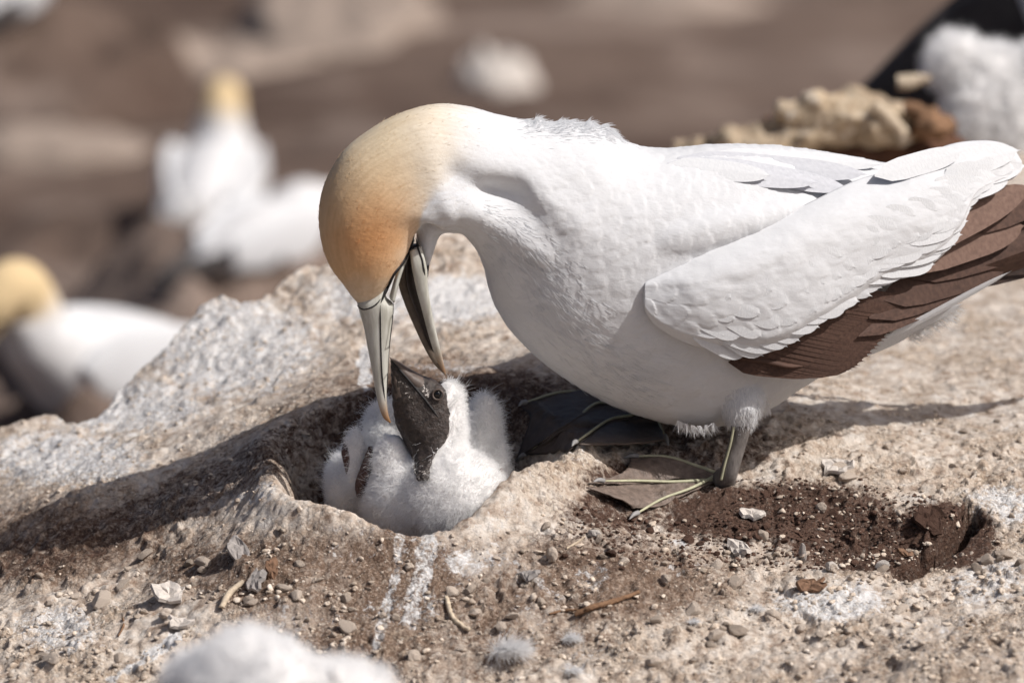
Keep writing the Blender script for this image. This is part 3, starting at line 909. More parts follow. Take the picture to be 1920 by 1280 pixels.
FM = {m: [feather_mesh('feather_' + m + str(k), camber=c, rows=11, round_=r_) for k, (c, r_) in enumerate([(.16, .5), (.12, .6), (.2, .42)])] for m in ('vane_white', 'vane_grey', 'vane_brown', 'vane_dark', 'vane_warm')}
for m, ms in FM.items():
    for me in ms: me.materials.append(MT[m]); me.polygons.foreach_set('use_smooth', np.ones(len(me.polygons), bool))

def feather(name, parent, a, b, width, mat, var=0, n=None, zs=None):
    """feather object from world point a to b"""
    a, b = Vector(a), Vector(b)
    x = (b - a); L = x.length; x = x / L
    n = Vector(n) if n is not None else Vector((0, -1, .25))
    z = (n - x * n.dot(x)).normalized()
    y = z.cross(x)
    o = bpy.data.objects.new(name, FM[mat][var % 3]); COL.objects.link(o)
    M = Matrix((x * L, y * width, z * (zs or width * .8))).transposed().to_4x4()
    M.translation = a
    if parent is not None: parent_keep(o, parent)
    o.matrix_basis = M
    return o

lo_len = np.concatenate([[0], np.cumsum(np.hypot(*np.diff(lo_c, axis=0).T))])
def lo_at(s_): return np.array([np.interp(s_, lo_len, lo_c[:, 0]), np.interp(s_, lo_len, lo_c[:, 1])])
def up_at(fr): return np.array([np.interp(fr, np.linspace(0, 1, 240), up_c[:, 0]), np.interp(fr, np.linspace(0, 1, 240), up_c[:, 1])])
def ang_at(x): return math.radians(np.interp(x, [1210, 1300, 1450, 1600, 1750, 1850, 1920], [52, 40, 26, 14, 0, -14, -20]))
total = lo_len[-1]
for row, (inset, L, Wd, step) in enumerate([(0.0, 120, 46, 27), (.15, 104, 46, 31), (.31, 92, 44, 38), (.47, 70, 40, 50)]):
    s_ = 40 + row * 11
    while s_ < total - 30:
        tip_lo = lo_at(s_)
        fr = np.interp(s_, lo_len, np.linspace(0, 1, 240))
        tip = tip_lo * (1 - inset) + up_at(fr) * inset + rng.normal(0, 2.5, 2)
        if row == 0: tip = tip_lo + rng.normal(0, 2.0, 2)
        LL = L * (.85 + .3 * rng.random())
        if tip_lo[0] < 1330: LL *= .55
        an = ang_at(tip[0]) + rng.normal(0, .07)
        bs = tip - LL * np.array([math.cos(an), math.sin(an)])
        if tip[0] < 1890 and bs[0] > 1212 and tip[0] > 1350:
            a = W3(bs[0], bs[1], -.0022); b = W3(tip[0], tip[1], (.0010, .0009, .0006, .0003)[row] + .0005 * rng.random() - (.004 if row == 0 else 0))
            feather('covert', wing, a, b, Wd * (.85 + .3 * rng.random()) / 2400, 'vane_white', int(rng.integers(3)), (0, -1, .15), .005)
        s_ += step * (.85 + .3 * rng.random())
# brown secondaries
t_c = cat([(1545, 694), (1580, 694), (1604, 684), (1630, 660), (1652, 636), (1676, 612), (1700, 594), (1728, 578)], 60)
NS = 24
for k in range(NS):
    t = k / (NS - 1)
    tp = t_c[int(t * 59)]
    an = math.radians(np.interp(t, [0, .25, 1], [5, 13, 8])); LL = np.interp(t, [0, .3, 1], [180, 215, 190])
    bs = tp - LL * np.array([math.cos(an), math.sin(an)])
    a = W3(bs[0], bs[1], -.013); b = W3(tp[0], tp[1], -.0085 + .004 * t)
    feather('secondary', wing, a, b, (40 + 5 * rng.random()) / 2400, 'vane_brown', 1, (0, -1, .2), .007)
lead = psweepB([(1340, 656, 1346, 662, 5, -.054), (1380, 662, 1384, 674, 8, -.054), (1430, 668, 1432, 683, 9, -.054), (1475, 680, 1476, 690, 8, -.055), (1505, 684, 1505, 688, 3, -.053)], 24, 14)
link('wing_edge', mesh('wing_edge', *lead), wing, [MT['vane_brown']])
# tertials and primaries over the tail, running out of the frame
for k, (x0, y0, x1, y1, wd, mt, off) in enumerate([
        (1700, 470, 1925, 352, 64, 'vane_warm', -.010), (1690, 500, 1915, 425, 62, 'vane_warm', -.013), (1700, 520, 1990, 440, 56, 'vane_brown', -.018),
        (1740, 540, 2120, 448, 50, 'vane_dark', -.026), (1650, 560, 1888, 492, 66, 'vane_brown', -.012), (1630, 596, 1880, 508, 50, 'vane_brown', -.009), (1610, 630, 1830, 536, 34, 'vane_brown', -.007),
        (1760, 520, 2210, 420, 52, 'vane_dark', -.032), (1780, 500, 2270, 395, 50, 'vane_dark', -.036), (1800, 470, 2160, 400, 60, 'vane_brown', -.030), (1800, 430, 2050, 330, 60, 'vane_brown', -.024)]):
    feather('primary' if k > 1 else 'tertial', wing, W3(x0, y0, off), W3(x1, y1, off), wd / 2400, mt, k, (0, -1, .3), .006)
for (x0, y0, x1, y1, wd, off) in [(1690, 330, 1905, 283, 56, .004), (1690, 350, 1918, 312, 50, .003), (1700, 380, 1890, 335, 50, .002), (1640, 330, 1800, 285, 44, .003)]:
    feather('tertial_covert', wing, W3(x0, y0, -.006), W3(x1, y1, off - .003), wd / 2400, 'vane_white', 1, (0, -1, .4), .006)
# far wing, folded on the hidden side
fw = [(1230, 330, 1215, 560, 20, .108), (1350, 310, 1330, 640, 26, .122), (1480, 310, 1480, 640, 24, .118), (1600, 325, 1640, 560, 18, .102), (1720, 350, 1780, 480, 12, .078), (1850, 370, 1880, 440, 8, .052)]
fwo = link('wing', mesh('far_wing', *psweepB(fw, 50, 20)), bird, [MT['white_feather']], label='far wing, mostly hidden behind the back')
for k, (x1, y1) in enumerate([(2150, 395), (2220, 385), (2260, 372), (2080, 420)]):
    feather('primary', fwo, PB(1700, 450 + 8 * k, .085), PB(x1, y1, .045), 56 / 2400, 'vane_dark', k, (0, 1, .3), .006)
# grey-white scapulars laid along the back
for k, (x0, y0, x1, y1, wd, mt, var) in enumerate([
        (1270, 292, 1612, 322, 46, 'vane_grey', 1), (1300, 300, 1580, 350, 44, 'vane_grey', 1), (1250, 304, 1520, 338, 50, 'vane_grey', 0), (1250, 308, 1436, 328, 44, 'vane_white', 0), (1330, 284, 1640, 306, 36, 'vane_white', 1)]):
    def on_body(x, y, off):
        d = (P(x, y, 0) - CAM).normalized(); h = bvh.ray_cast(CAM, d)
        return (h[0] + h[1] * off) if h[0] is not None else PB(x, y, BY)
    a = on_body(x0, y0, -.0005); b = on_body(min(x1, 1650), y1, .0025)
    mid = on_body((x0 + x1) / 2, (y0 + y1) / 2, 0)
    lf = max(0, (a.y + b.y) / 2 - mid.y)
    feather('scapular', body, a + Vector((0, -lf * .5 + .001, .0)), b + Vector((0, -lf - .003, 0)), wd / 2400, mt, var, (0, -.75, .65), .008)
# ---- tail
tail = link('tail', mesh('tail', *psweepB([(1660, 560, 1640, 660, 60, BY), (1750, 520, 1740, 600, 56, BY), (1850, 470, 1850, 530, 48, BY), (1930, 440, 1930, 480, 36, BY)], 30, 20)), bird, [MT['white_feather']], label='white under tail coverts and tail feathers')
for k, (x0, y0, x1, y1, wd, mt, Y) in enumerate([(1640, 646, 1886, 514, 18, 'vane_white', -.034), (1640, 648, 1800, 572, 26, 'vane_white', -.018), (1690, 570, 2160, 400, 44, 'vane_brown', -.004), (1700, 560, 2300, 372, 40, 'vane_dark', .018), (1700, 560, 2240, 380, 40, 'vane_brown', .04), (1600, 665, 1720, 615, 40, 'vane_white', -.006), (1640, 650, 1770, 590, 30, 'vane_white', .01)]):
    feather('tail_feather', tail, PB(x0, y0, Y), PB(x1, y1, Y), wd / 2400, mt, k, (0, -.8, -.5), .005)
tp = np.array([PB(1700 + 90 * t, 628 - 52 * t + 6 * rng.normal(), -.012 + .03 * rng.random()) for t in rng.random(500)])
td = unit(np.array([.8, 0, .0]) + rng.normal(0, .35, (500, 3)) + np.array([0, 0, -.35]))
hair('loose_down', tail, tp, td, .009 * (.5 + rng.random(500)), .0002, .00005, MT['barbs'], None, 4, np.full((500, 3), .82))
# ---- legs and feet
def foot(parent, toes, webs, mat_web, lift=.0025):
    surf = []
    for pts in webs:
        loop = np.array([np.array(G1(*p)) + np.array([0, 0, lift]) for p in pts])
        surf.append(loop)
    for loop in surf:
        # triangulated fan grid between two toe lines (first half out, second half back)
        h = len(loop) // 2
        A = cat(loop[:h], 44); B = cat(loop[h:][::-1], 44)
        k = np.linspace(0, 1, 30)
        g = A[:, None] * (1 - k)[None, :, None] + B[:, None] * k[None, :, None]
        sag = np.sin(np.pi * k)[None, :] * np.linspace(0, 1, 44)[:, None]
        g[:, :, 2] -= .0012 * sag
        g[:, :, 0] += .010 * sag * np.linspace(0, 1, 44)[:, None] ** 3
        V = g.reshape(-1, 3)
        zz = np.maximum(V[:, 2], H(V[:, 0], V[:, 1])).reshape(44, 30)
        for _ in range(14):
            zz[1:-1] = (zz[:-2] + 2 * zz[1:-1] + zz[2:]) / 4
            zz[:, 1:-1] = (zz[:, :-2] + 2 * zz[:, 1:-1] + zz[:, 2:]) / 4
        V[:, 2] = np.maximum(V[:, 2], zz.ravel())
        V[:, 2] = np.maximum(V[:, 2] + .001, H(V[:, 0], V[:, 1]) + .0014) + .0006 * noise(V * 300, 4)
        ii = np.arange(44 * 30).reshape(44, 30)
        F = np.stack([ii[:-1, :-1], ii[:-1, 1:], ii[1:, 1:], ii[1:, :-1]], -1).reshape(-1, 4)
        w = link('web', mesh('web', V, F), parent, [MT[mat_web]])
        s2 = w.modifiers.new('t', 'SOLIDIFY'); s2.thickness = .0012
    for pts in toes:
        c = cat(np.array([np.array(G1(*p)) for p in pts]), 20)
        z = np.maximum(c[:, 2], H(c[:, 0], c[:, 1]))
        for _ in range(12): z[1:-1] = (z[:-2] + z[1:-1] + z[2:]) / 3
        z = np.maximum(z + lift, H(c[:, 0], c[:, 1]) + .0018)
        for _ in range(20): z[1:-1] = np.maximum((z[:-2] + z[1:-1] + z[2:]) / 3, z[1:-1] * .5 + .25 * (z[:-2] + z[2:]))
        c[:, 2] = z + .0014
        r = np.interp(np.linspace(0, 1, 20), [0, .3, .9, 1], [.0015, .0012, .0010, .0008])
        link('toe', mesh('toe', *ptube(np.concatenate([c, r[:, None]], 1), 40, 8)), parent, [MT['toe_line']])
        d = c[-1] - c[-3]; d /= np.linalg.norm(d)
        cl = np.array([np.append(c[-1] - d * .001, .0021), np.append(c[-1] + d * .005 + [0, 0, .0006], .0018), np.append(c[-1] + d * .011 + [0, 0, -.0012], .0004)])
        link('claw', mesh('claw', *ptube(cl, 10, 8)), parent, [MT['claw']])
leg_p = [PB(1398, 770, -.022), PB(1390, 800, -.024), PB(1380, 840, -.023), PB(1366, 885, -.021), G1(1358, 908) + Vector((0, 0, .004))]
rr = [.0095, .0080, .0071, .0074, .0096]
leg = link('leg', mesh('leg', *ptube([(*p, r) for p, r in zip(leg_p, rr)], 40, 18)), bird, [MT['tarsus_skin']], label='near leg with grey skin and pale green lined webbed foot')
ln = [PB(1376, 800, -.0305), PB(1370, 830, -.0295), PB(1359, 870, -.027), PB(1352, 900, -.026)]
link('shin_line', mesh('shin_line', *ptube([(*p, .0010) for p in ln], 30, 8)), leg, [MT['toe_line']])
foot(leg, [[(1345, 908), (1290, 932), (1240, 955), (1195, 972)], [(1338, 910), (1270, 912), (1200, 917), (1130, 921)], [(1340, 897), (1290, 878), (1250, 870), (1195, 868)]],
     [[(1345, 909), (1290, 934), (1240, 957), (1185, 976), (1100, 928), (1200, 919), (1270, 914), (1338, 910)], [(1338, 908), (1270, 910), (1200, 916), (1105, 922), (1180, 868), (1250, 869), (1290, 877), (1340, 897)]], 'web_skin')
fleg_p = [PB(1235, 720, .07), PB(1215, 755, .075), G1(1196, 778) + Vector((0, 0, .006))]
fleg = link('leg', mesh('far_leg', *ptube([(*p, r) for p, r in zip(fleg_p, [.010, .009, .0095])], 30, 16)), bird, [MT['tarsus_skin']], label='far leg with dark webbed foot in the shade')
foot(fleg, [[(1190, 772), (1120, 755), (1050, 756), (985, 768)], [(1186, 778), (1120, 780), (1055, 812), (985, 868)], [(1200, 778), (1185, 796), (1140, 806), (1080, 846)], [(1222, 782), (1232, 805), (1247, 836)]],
     [[(1190, 772), (1120, 755), (1050, 756), (975, 772), (968, 880), (1055, 814), (1120, 782), (1186, 778)], [(1186, 779), (1120, 782), (1055, 814), (985, 876), (1070, 856), (1140, 808), (1185, 797), (1200, 778)], [(1200, 779), (1185, 798), (1140, 809), (1085, 850), (1246, 838), (1238, 815), (1232, 800), (1222, 782)]], 'web_shaded', .004)
# thigh tuft
tm, tn = sample(bme, 200000, np.random.default_rng(3))
tq = PX(tm); k = (np.hypot((tq[:, 0] - 1398) / 46, (tq[:, 1] - 768) / 44) < 1) & (tn[:, 1] < .3)
tm, tn = tm[k][:1500], tn[k][:1500]
hair('thigh_down', body, tm, unit(tn * .35 + np.array([.1, 0, -.9]) + rng.normal(0, .3, tm.shape)), .0042 * (.5 + rng.random(len(tm))), .00022, .00006, MT['barbs'], unit(np.array([.1, -.1, -1]) + rng.normal(0, .3, tm.shape)), 4, np.full((len(tm), 3), .82))
ft = np.array([PB(1270 + 75 * t, 788 + 10 * math.sin(3 * t), -.0 - .03 * rng.random()) for t in (np.floor(rng.random(420) * 6) / 6 + .08 * rng.random(420))])
hair('belly_fringe', body, ft, unit(np.array([.35, 0, -1]) + rng.normal(0, .35, ft.shape)), .008 * (.4 + rng.random(len(ft))), .00025, .00006, MT['barbs'], None, 4, np.full((len(ft), 3), .80))

# ------------------------------------------------------------------ the chick in the nest
CY = -.045
m = simple('chick_skin', srgb(62, 54, 50), .46, .4, 260, .6, .0018)
fk = m.rng(m.math('ADD', m.noise(520, 4, .7), m.math('MULTIPLY', m.attr('fleck').outputs['Fac'], .30)), .74, .80)
m.color(m.mix(fk, m.b.inputs['Base Color'].links[0].from_socket, srgb(214, 206, 198)))
simple('chick_bill', srgb(96, 84, 77), .5, .35, 200, .4, .0005)
simple('chick_wing_skin', srgb(96, 76, 70), .7, .2, 300, .35, .0008)
m = Mat('eye_black', .06, .6); m.color(srgb(12, 10, 10)); MT['eye'] = m.m
hair_mat('down_strand')

def px_ball(cx, cy, Y, rx, ry, rd):
    k = 2400 * DIST / ((P(cx, cy, Y) - CAM).dot(FWD))
    return ball(P(cx, cy, Y), (rx / k, rd / k, ry / k), 22)

def down(name, parent, me, n, L, r0=.00016, r1=.00004, stand=.9, grav=.25, avoid=None, seed=1, col=(.985, .98, .975), rand=.35, K=5):
    g = np.random.default_rng(seed)
    p, no = sample(me, n, g)
    if avoid is not None:
        k = avoid(p); p, no = p[k], no[k]
    # strands cluster into small tufts
    cl = noise(p * 170, seed)[:, None] * np.array([1, .4, .6]) + noise(p * 170 + 9, seed + 1)[:, None] * np.array([.2, 1, -.5])
    d0 = unit(no * stand + g.normal(0, rand, p.shape) + cl * .5)
    d1 = unit(no * stand * .6 + g.normal(0, rand * 1.4, p.shape) + cl * .9 + np.array([0, 0, -grav]))
    LL = L * (.45 + .8 * g.random(len(p)))
    c = np.array(col) * (.93 + .1 * g.random((len(p), 1)))
    return hair(name, parent, p - no * .001, d0, LL, r0, r1, MT['down_strand'], d1, K, np.clip(c, 0, 1))

chick = empty('gannet_chick', P(800, 985, CY + .02), 'fluffy white gannet chick with dark face sitting in the nest hollow', 'chick')
cb = voxel([px_ball(850, 932, -.066, 94, 88, 76), px_ball(808, 930, -.042, 122, 94, 96), px_ball(800, 940, -.012, 128, 96, 100), px_ball(790, 830, .03, 90, 80, 70), px_ball(722, 822, .005, 38, 72, 50),
            px_ball(655, 905, -.005, 40, 62, 54), px_ball(668, 862, -.032, 20, 62, 18), px_ball(738, 888, -.050, 36, 78, 28), px_ball(908, 812, .006, 30, 78, 28), px_ball(940, 885, -.002, 13, 62, 14),
            psweep([(795, 775, 868, 770, 42, CY), (790, 810, 869, 812, 46, CY), (786, 850, 876, 850, 50, CY - .002), (770, 900, 900, 900, 66, CY - .004)], 30, 24), px_ball(838, 760, CY, 28, 46, 36)], .0022, 5, 'chick_body')
cv = vco(cb); cq = PX(cv)
cbody = link('body', cb, chick, [MT['down']], label='white downy body')
face_s = [(731, 670, 734, 674, 3, CY - .006), (746, 678, 733, 692, 10, CY - .006), (766, 692, 734, 720, 17, CY - .006), (788, 704, 736, 752, 24, CY - .006), (812, 712, 740, 785, 31, CY - .006), (838, 734, 750, 812, 37, CY - .006), (849, 772, 766, 842, 38, CY - .007), (842, 815, 774, 860, 30, CY - .013), (820, 845, 774, 872, 22, CY - .024), (808, 872, 777, 886, 15, CY - .036), (804, 898, 782, 900, 7, CY - .044)]
fme = mesh('face', *psweep(face_s, 90, 36, 2.2))
fv = vco(fme); fn = vno(fme)
fq = PX(fv)
fold1 = np.exp(-(seg_dist(fq, [(762, 775), (778, 800), (800, 822)]) / 5) ** 2)
fold2 = np.exp(-(seg_dist(fq, [(752, 790), (772, 830), (786, 860)]) / 5) ** 2)
swell = np.exp(-(((fq[:, 0] - 792) / 17) ** 2 + ((fq[:, 1] - 766) / 15) ** 2))
orbit = np.exp(-(np.hypot(fq[:, 0] - 821, fq[:, 1] - 739) / 13) ** 4)
setco(fme, fv + fn * (-.0018 * fold1 - .0016 * fold2 + .0012 * swell - .0022 * orbit + .0007 * noise(fv * 420, 3))[:, None])
flk = np.maximum.reduce([np.exp(-(seg_dist(fq, [(776, 708), (790, 718), (797, 732), (806, 742)]) / 6) ** 2), 0.5 * sstep(838, 880, fq[:, 1]), .9 * np.exp(-(seg_dist(fq, [(846, 760), (852, 800), (838, 836)]) / 9) ** 2), .55 * np.exp(-(seg_dist(fq, [(752, 715), (762, 735), (776, 756)]) / 8) ** 2)])
attr_f(fme, 'fleck', flk)
cface = link('face', fme, chick, [MT['chick_skin']], label='bare dark skin of face and throat')
pline.tree = tree_of(cface)
MOUTH = ([(735, 676), (750, 694), (770, 717), (790, 741), (808, 764), (824, 786)])
eye_c = P(821, 739, 0); h = pline.tree.ray_cast(CAM, (eye_c - CAM).normalized())
ep = h[0] if h[0] else P(821, 739, CY - .02)
eye = link('eye', mesh('eye', *ball(ep + Vector((0, .0012, 0)), (.0034, .0034, .0034), 20)), chick, [MT['eye']])
def ring(c, R, r, nrm, mat, name, parent):
    t = np.linspace(0, 2 * np.pi, 33)
    z = Vector(nrm).normalized(); x = z.orthogonal().normalized(); y = z.cross(x)
    C = np.array([c + (x * math.cos(a) + y * math.sin(a)) * R for a in t])
    T = np.gradient(C, axis=0); A = unit(C - np.array(c)); B = unit(np.cross(T, A))
    return link(name, mesh(name, *rings(C, A * r, B * r, 8, close=False)), parent, [MT[mat]])
ring(ep + Vector((0, -.0012, 0)), .0040, .0008, (-.1, -1, .2), 'chick_bill', 'eyelid', eye)
# bill sheath over the tip
bs = [(730, 669, 733, 674, 3, CY - .006), (747, 677.5, 740, 686, 11, CY - .0062), (768, 691, 755, 706, 18, CY - .0066), (789, 703, 771, 727, 23, CY - .0066), (812, 716, 790, 748, 24, CY - .004)]
link('upper_bill', mesh('upper_bill', *psweep(bs, 30, 20)), chick, [MT['chick_bill']])
bl = [(731, 674, 733, 680, 3, CY - .0062), (741, 692, 735, 704, 10, CY - .0064), (757, 712, 737, 730, 16, CY - .007), (772, 732, 739, 760, 21, CY - .007), (788, 756, 744, 790, 24, CY - .004)]
link('lower_bill', mesh('lower_bill', *psweep(bl, 30, 20)), chick, [MT['chick_bill']])
pline.tree = tree_of(cface, *[o for o in chick.children if o.name.startswith(('upper_bill', 'lower_bill'))])
pline('mouth_line', MOUTH, .0011, .0003, 'black_skin', cface)
# bare wing skin patches
for (nm, sec) in (('wing_skin', [(646, 824, 653, 822, 6, -.026), (640, 846, 658, 848, 10, -.0335), (645, 872, 660, 874, 9, -.0335), (650, 892, 655, 890, 4, -.030)]),
                  ('wing_skin', [(690, 838, 700, 838, 8, -.040), (677, 872, 698, 876, 14, -.044), (666, 905, 690, 908, 14, -.044), (668, 930, 684, 932, 8, -.040)]),
                  ('wing_skin', [(934, 880, 942, 878, 8, -.020), (933, 905, 945, 905, 10, -.018), (940, 930, 946, 930, 6, -.016)])):
    link(nm, mesh(nm, *psweep(sec, 20, 14)), chick, [MT['chick_wing_skin']])
ftree = tree_of(cface)
wtree = tree_of(*[o for o in chick.children if o.name.startswith('wing_skin')])
def clear_of(p):
    k = np.ones(len(p), bool)
    for i, a in enumerate(p):
        r = ftree.find_nearest(a, .008)
        if r[0] is not None:
            # strands may stand beside the face, not in front of it
            if (r[3] < .0014) or (a[1] > r[0].y - .002 and PX(np.array([a]))[0][0] < 838 and PX(np.array([a]))[0][1] < 870): k[i] = False
        r = wtree.find_nearest(a, .0010)
        if r[0] is not None: k[i] = False
    return k
down('down', cbody, cb, 100000, .0072, r0=.00012, avoid=clear_of, seed=11, rand=.42)
down('long_down', cbody, cb, 9000, .0145, r0=.00009, r1=.00003, avoid=clear_of, seed=15, rand=.6)
# white speckles of down on throat and brow
sp, sn = sample(fme, 9000, np.random.default_rng(5)); sq = PX(sp)
k = ((sq[:, 1] > 842) | ((sq[:, 0] > 838) & (sq[:, 1] > 735)) | (np.hypot(sq[:, 0] - 795, sq[:, 1] - 728) < 7)) & (sn[:, 1] < .2)
k &= rng.random(len(sp)) < np.where(sq[:, 1] > 842, .75, .7)
hair('speckles', cface, sp[k], unit(sn[k] + rng.normal(0, .5, sp[k].shape)), .0024, .00045, .0002, MT['down_strand'], None, 3, np.full((k.sum(), 3), .85))
cg = cq[:, 0]

# ------------------------------------------------------------------ other birds of the colony
def standing_gannet(loc, yaw, sc, pose, label, roll=0., dark_tail=True, thick=1.):
    root = empty('gannet', loc, label, 'gannet', 'gannets sitting in the colony behind')
    R = Matrix.Translation(loc) @ Matrix.Rotation(yaw, 4, 'Z') @ Matrix.Rotation(roll, 4, 'Y') @ Matrix.Scale(sc, 4)
    Rn = np.array(R)
    def tr(V): return V @ Rn[:3, :3].T + Rn[:3, 3]
    trunk = [(-.24, .075, .018, .03), (-.16, .085, .055, .06), (-.05, .095, .088, .088), (.06, .11, .09, .09), (.12, .15, .075, .075)]
    neck = {'up': [(.155, .21, .055, .055), (.165, .27, .045, .043), (.178, .315, .045, .042), (.21, .345, .043, .038), (.25, .345, .032, .028), (.275, .338, .02, .02)],
            'curl': [(.165, .19, .06, .058), (.175, .235, .05, .048), (.20, .265, .05, .045), (.235, .262, .045, .04), (.258, .235, .036, .032), (.266, .205, .02, .02)],
            'sit': [(.13, .19, .058, .056), (.135, .225, .05, .046), (.15, .25, .046, .042), (.18, .255, .042, .036), (.215, .245, .03, .026), (.24, .235, .018, .018)],
            'low': [(.18, .15, .06, .06), (.23, .15, .05, .048), (.275, .155, .046, .042), (.315, .15, .044, .038), (.345, .135, .034, .03), (.362, .12, .02, .02)]}[pose]
    rows = cat(np.array(trunk + neck), 70)
    C = np.stack([rows[:, 0], 0 * rows[:, 0], rows[:, 1]], -1)
    T = unit(np.gradient(C, axis=0)); A = np.stack([-T[:, 2], 0 * T[:, 0], T[:, 0]], -1) * rows[:, 2:3]
    B = np.zeros_like(C); B[:, 1] = rows[:, 3]
    V, F = rings(C, A, B, 28)
    t = np.append(np.repeat(np.linspace(0, 1, 70), 28), [0, 1])
    g = sstep(.54, .66, t)[:, None]
    W = np.array(srgb(212, 211, 211)[:3]); GO = np.array(srgb(208, 184, 144)[:3])
    V = V + .002 * noise(V * 60, 3)[:, None]
    me = mesh('body', tr(V), F); attr_c(me, 'pigment', W + (GO - W) * g)
    link('body', me, root, [MT['plumage']])
    e = C[-1]; d = T[-1]
    bl = np.array([np.append(e - d * .012, .016), np.append(e + d * .02, .013), np.append(e + d * .06, .008), np.append(e + d * .095, .002)])
    bv, bf = ptube(bl, 20, 12); me = mesh('bill', tr(bv), bf); attr_f(me, 'tipstain', np.zeros(len(bv)))
    link('bill', me, root, [MT['bill']])
    for s_ in (-1, 1):
        er = np.array([C[-6][0], s_ * (rows[-8, 3] + .001), C[-6][2]])
        ev, ef = ball(er, (.006, .004, .006), 10); link('eye', mesh('eye', tr(ev), ef), root, [MT['eye']])
        w = cat(np.array([(.135, .14, .004, s_ * .070), (.10, .13, .045, s_ * .082), (.03, .125, .068, s_ * .092), (-.08, .115, .06, s_ * .084), (-.18, .10, .04, s_ * .06)]), 30)
        C2 = np.stack([w[:, 0], w[:, 3], w[:, 1]], -1); A2 = np.zeros_like(C2); A2[:, 2] = w[:, 2]; B2 = np.zeros_like(C2); B2[:, 1] = .014
        wv2, wf2 = rings(C2, A2, B2, 20); wo = link('wing', mesh('wing', tr(wv2), wf2), root, [MT['white_feather']])
        w = cat(np.array([(-.04, .082, .03, s_ * .092), (-.16, .088, .032, s_ * .066), (-.26, .085, .024, s_ * .03), (-.36, .08, .006, s_ * .006)]), 30)
        C2 = np.stack([w[:, 0], w[:, 3], w[:, 1]], -1); A2 = np.zeros_like(C2); A2[:, 2] = w[:, 2] * thick; B2 = np.zeros_like(C2); B2[:, 1] = .010
        wv2, wf2 = rings(C2, A2, B2, 20); link('flight_feathers', mesh('flight_feathers', tr(wv2), wf2), wo, [MT['vane_slate']])
    w = cat(np.array([(-.20, .07, .016, .04), (-.30, .068, .012, .03), (-.40, .065, .004, .006)]), 20)
    C2 = np.stack([w[:, 0], 0 * w[:, 0], w[:, 1]], -1); A2 = np.zeros_like(C2); A2[:, 2] = w[:, 2]; B2 = np.zeros_like(C2); B2[:, 1] = w[:, 3]
    tv, tf = rings(C2, A2, B2, 16); link('tail', mesh('tail', tr(tv), tf), root, [MT['vane_slate' if dark_tail else 'white_feather']])
    return root

def far_mound(name, c, r, label, mat='far_pale', seed=0, cat_='nest mound', group='nest mounds behind'):
    n, k = 26, 40
    ph = np.linspace(0, np.pi / 2, n); th = np.linspace(0, 2 * np.pi, k, endpoint=False)
    V = np.stack([np.outer(np.sin(ph), np.cos(th)), np.outer(np.sin(ph), np.sin(th)), np.outer(np.cos(ph) ** .7, np.ones(k))], -1).reshape(-1, 3)
    V[:, :2] *= (1 + .25 * fbm(V * 2.2 + seed, 3, seed))[:, None]; V[:, 2] *= 1 + .35 * fbm(V * 3 + seed, 3, seed + 4)
    V = V * np.array(r) + np.array(c)
    F = [(a * k + b, (a + 1) * k + b, (a + 1) * k + (b + 1) % k, a * k + (b + 1) % k) for a in range(n - 1) for b in range(k)]
    return link(name, mesh(name, V, F), None, [MT[mat]], label=label, cat_=cat_, group=group)

def sit(px, py_bottom, Y):
    p = P(px, py_bottom, Y); return Vector((p.x, p.y, p.z))
def bird_on_mound(px, py, Y, yaw, sc, pose, label, mlabel, seed, mat='far_pale'):
    p = sit(px, py, Y)
    standing_gannet(p, yaw, sc, pose, label)
    z0 = FH(p.x, p.y) - .1
    far_mound('nest_mound', (p.x, p.y, z0), (.42, .42, p.z - z0 + .03), mlabel, mat, seed)
D = math.radians
bird_on_mound(400, 448, 5.0, D(84), .78, 'sit', 'blurred white gannet with upright golden head, dark wing tips at its lower left', 'brown nest mound under the blurred gannet with upright head', 1, 'far_ground')
bird_on_mound(500, 528, 4.0, D(48), .60, 'low', 'blurred white gannet crouching just left of the feeding gannet\'s head', 'brown nest mound under the crouching blurred gannet', 2, 'far_ground')
bird_on_mound(212, 806, 2.5, D(226), .74, 'curl', 'blurred white gannet at the left edge with bowed golden head', 'brown nest mound under the gannet at the left edge', 3, 'far_ground')
bird_on_mound(12, 50, 6.6, D(85), .74, 'low', 'far blurred white gannet cut off by the top left corner', 'brown nest mound in the top left corner', 5, 'far_ground')
# adult out of frame on the right: only its dark tail and wing tips show
Rt = Matrix.Rotation(D(-10), 3, 'Z') @ Matrix.Rotation(D(-24), 3, 'Y')
standing_gannet(P(1618, 204, 1.6) - Rt @ (Vector((-.36, 0, .075)) * 1.15), D(-10), 1.15, 'up', 'gannet beyond the right edge showing only its dark wing tips', roll=D(-24), thick=1.9)

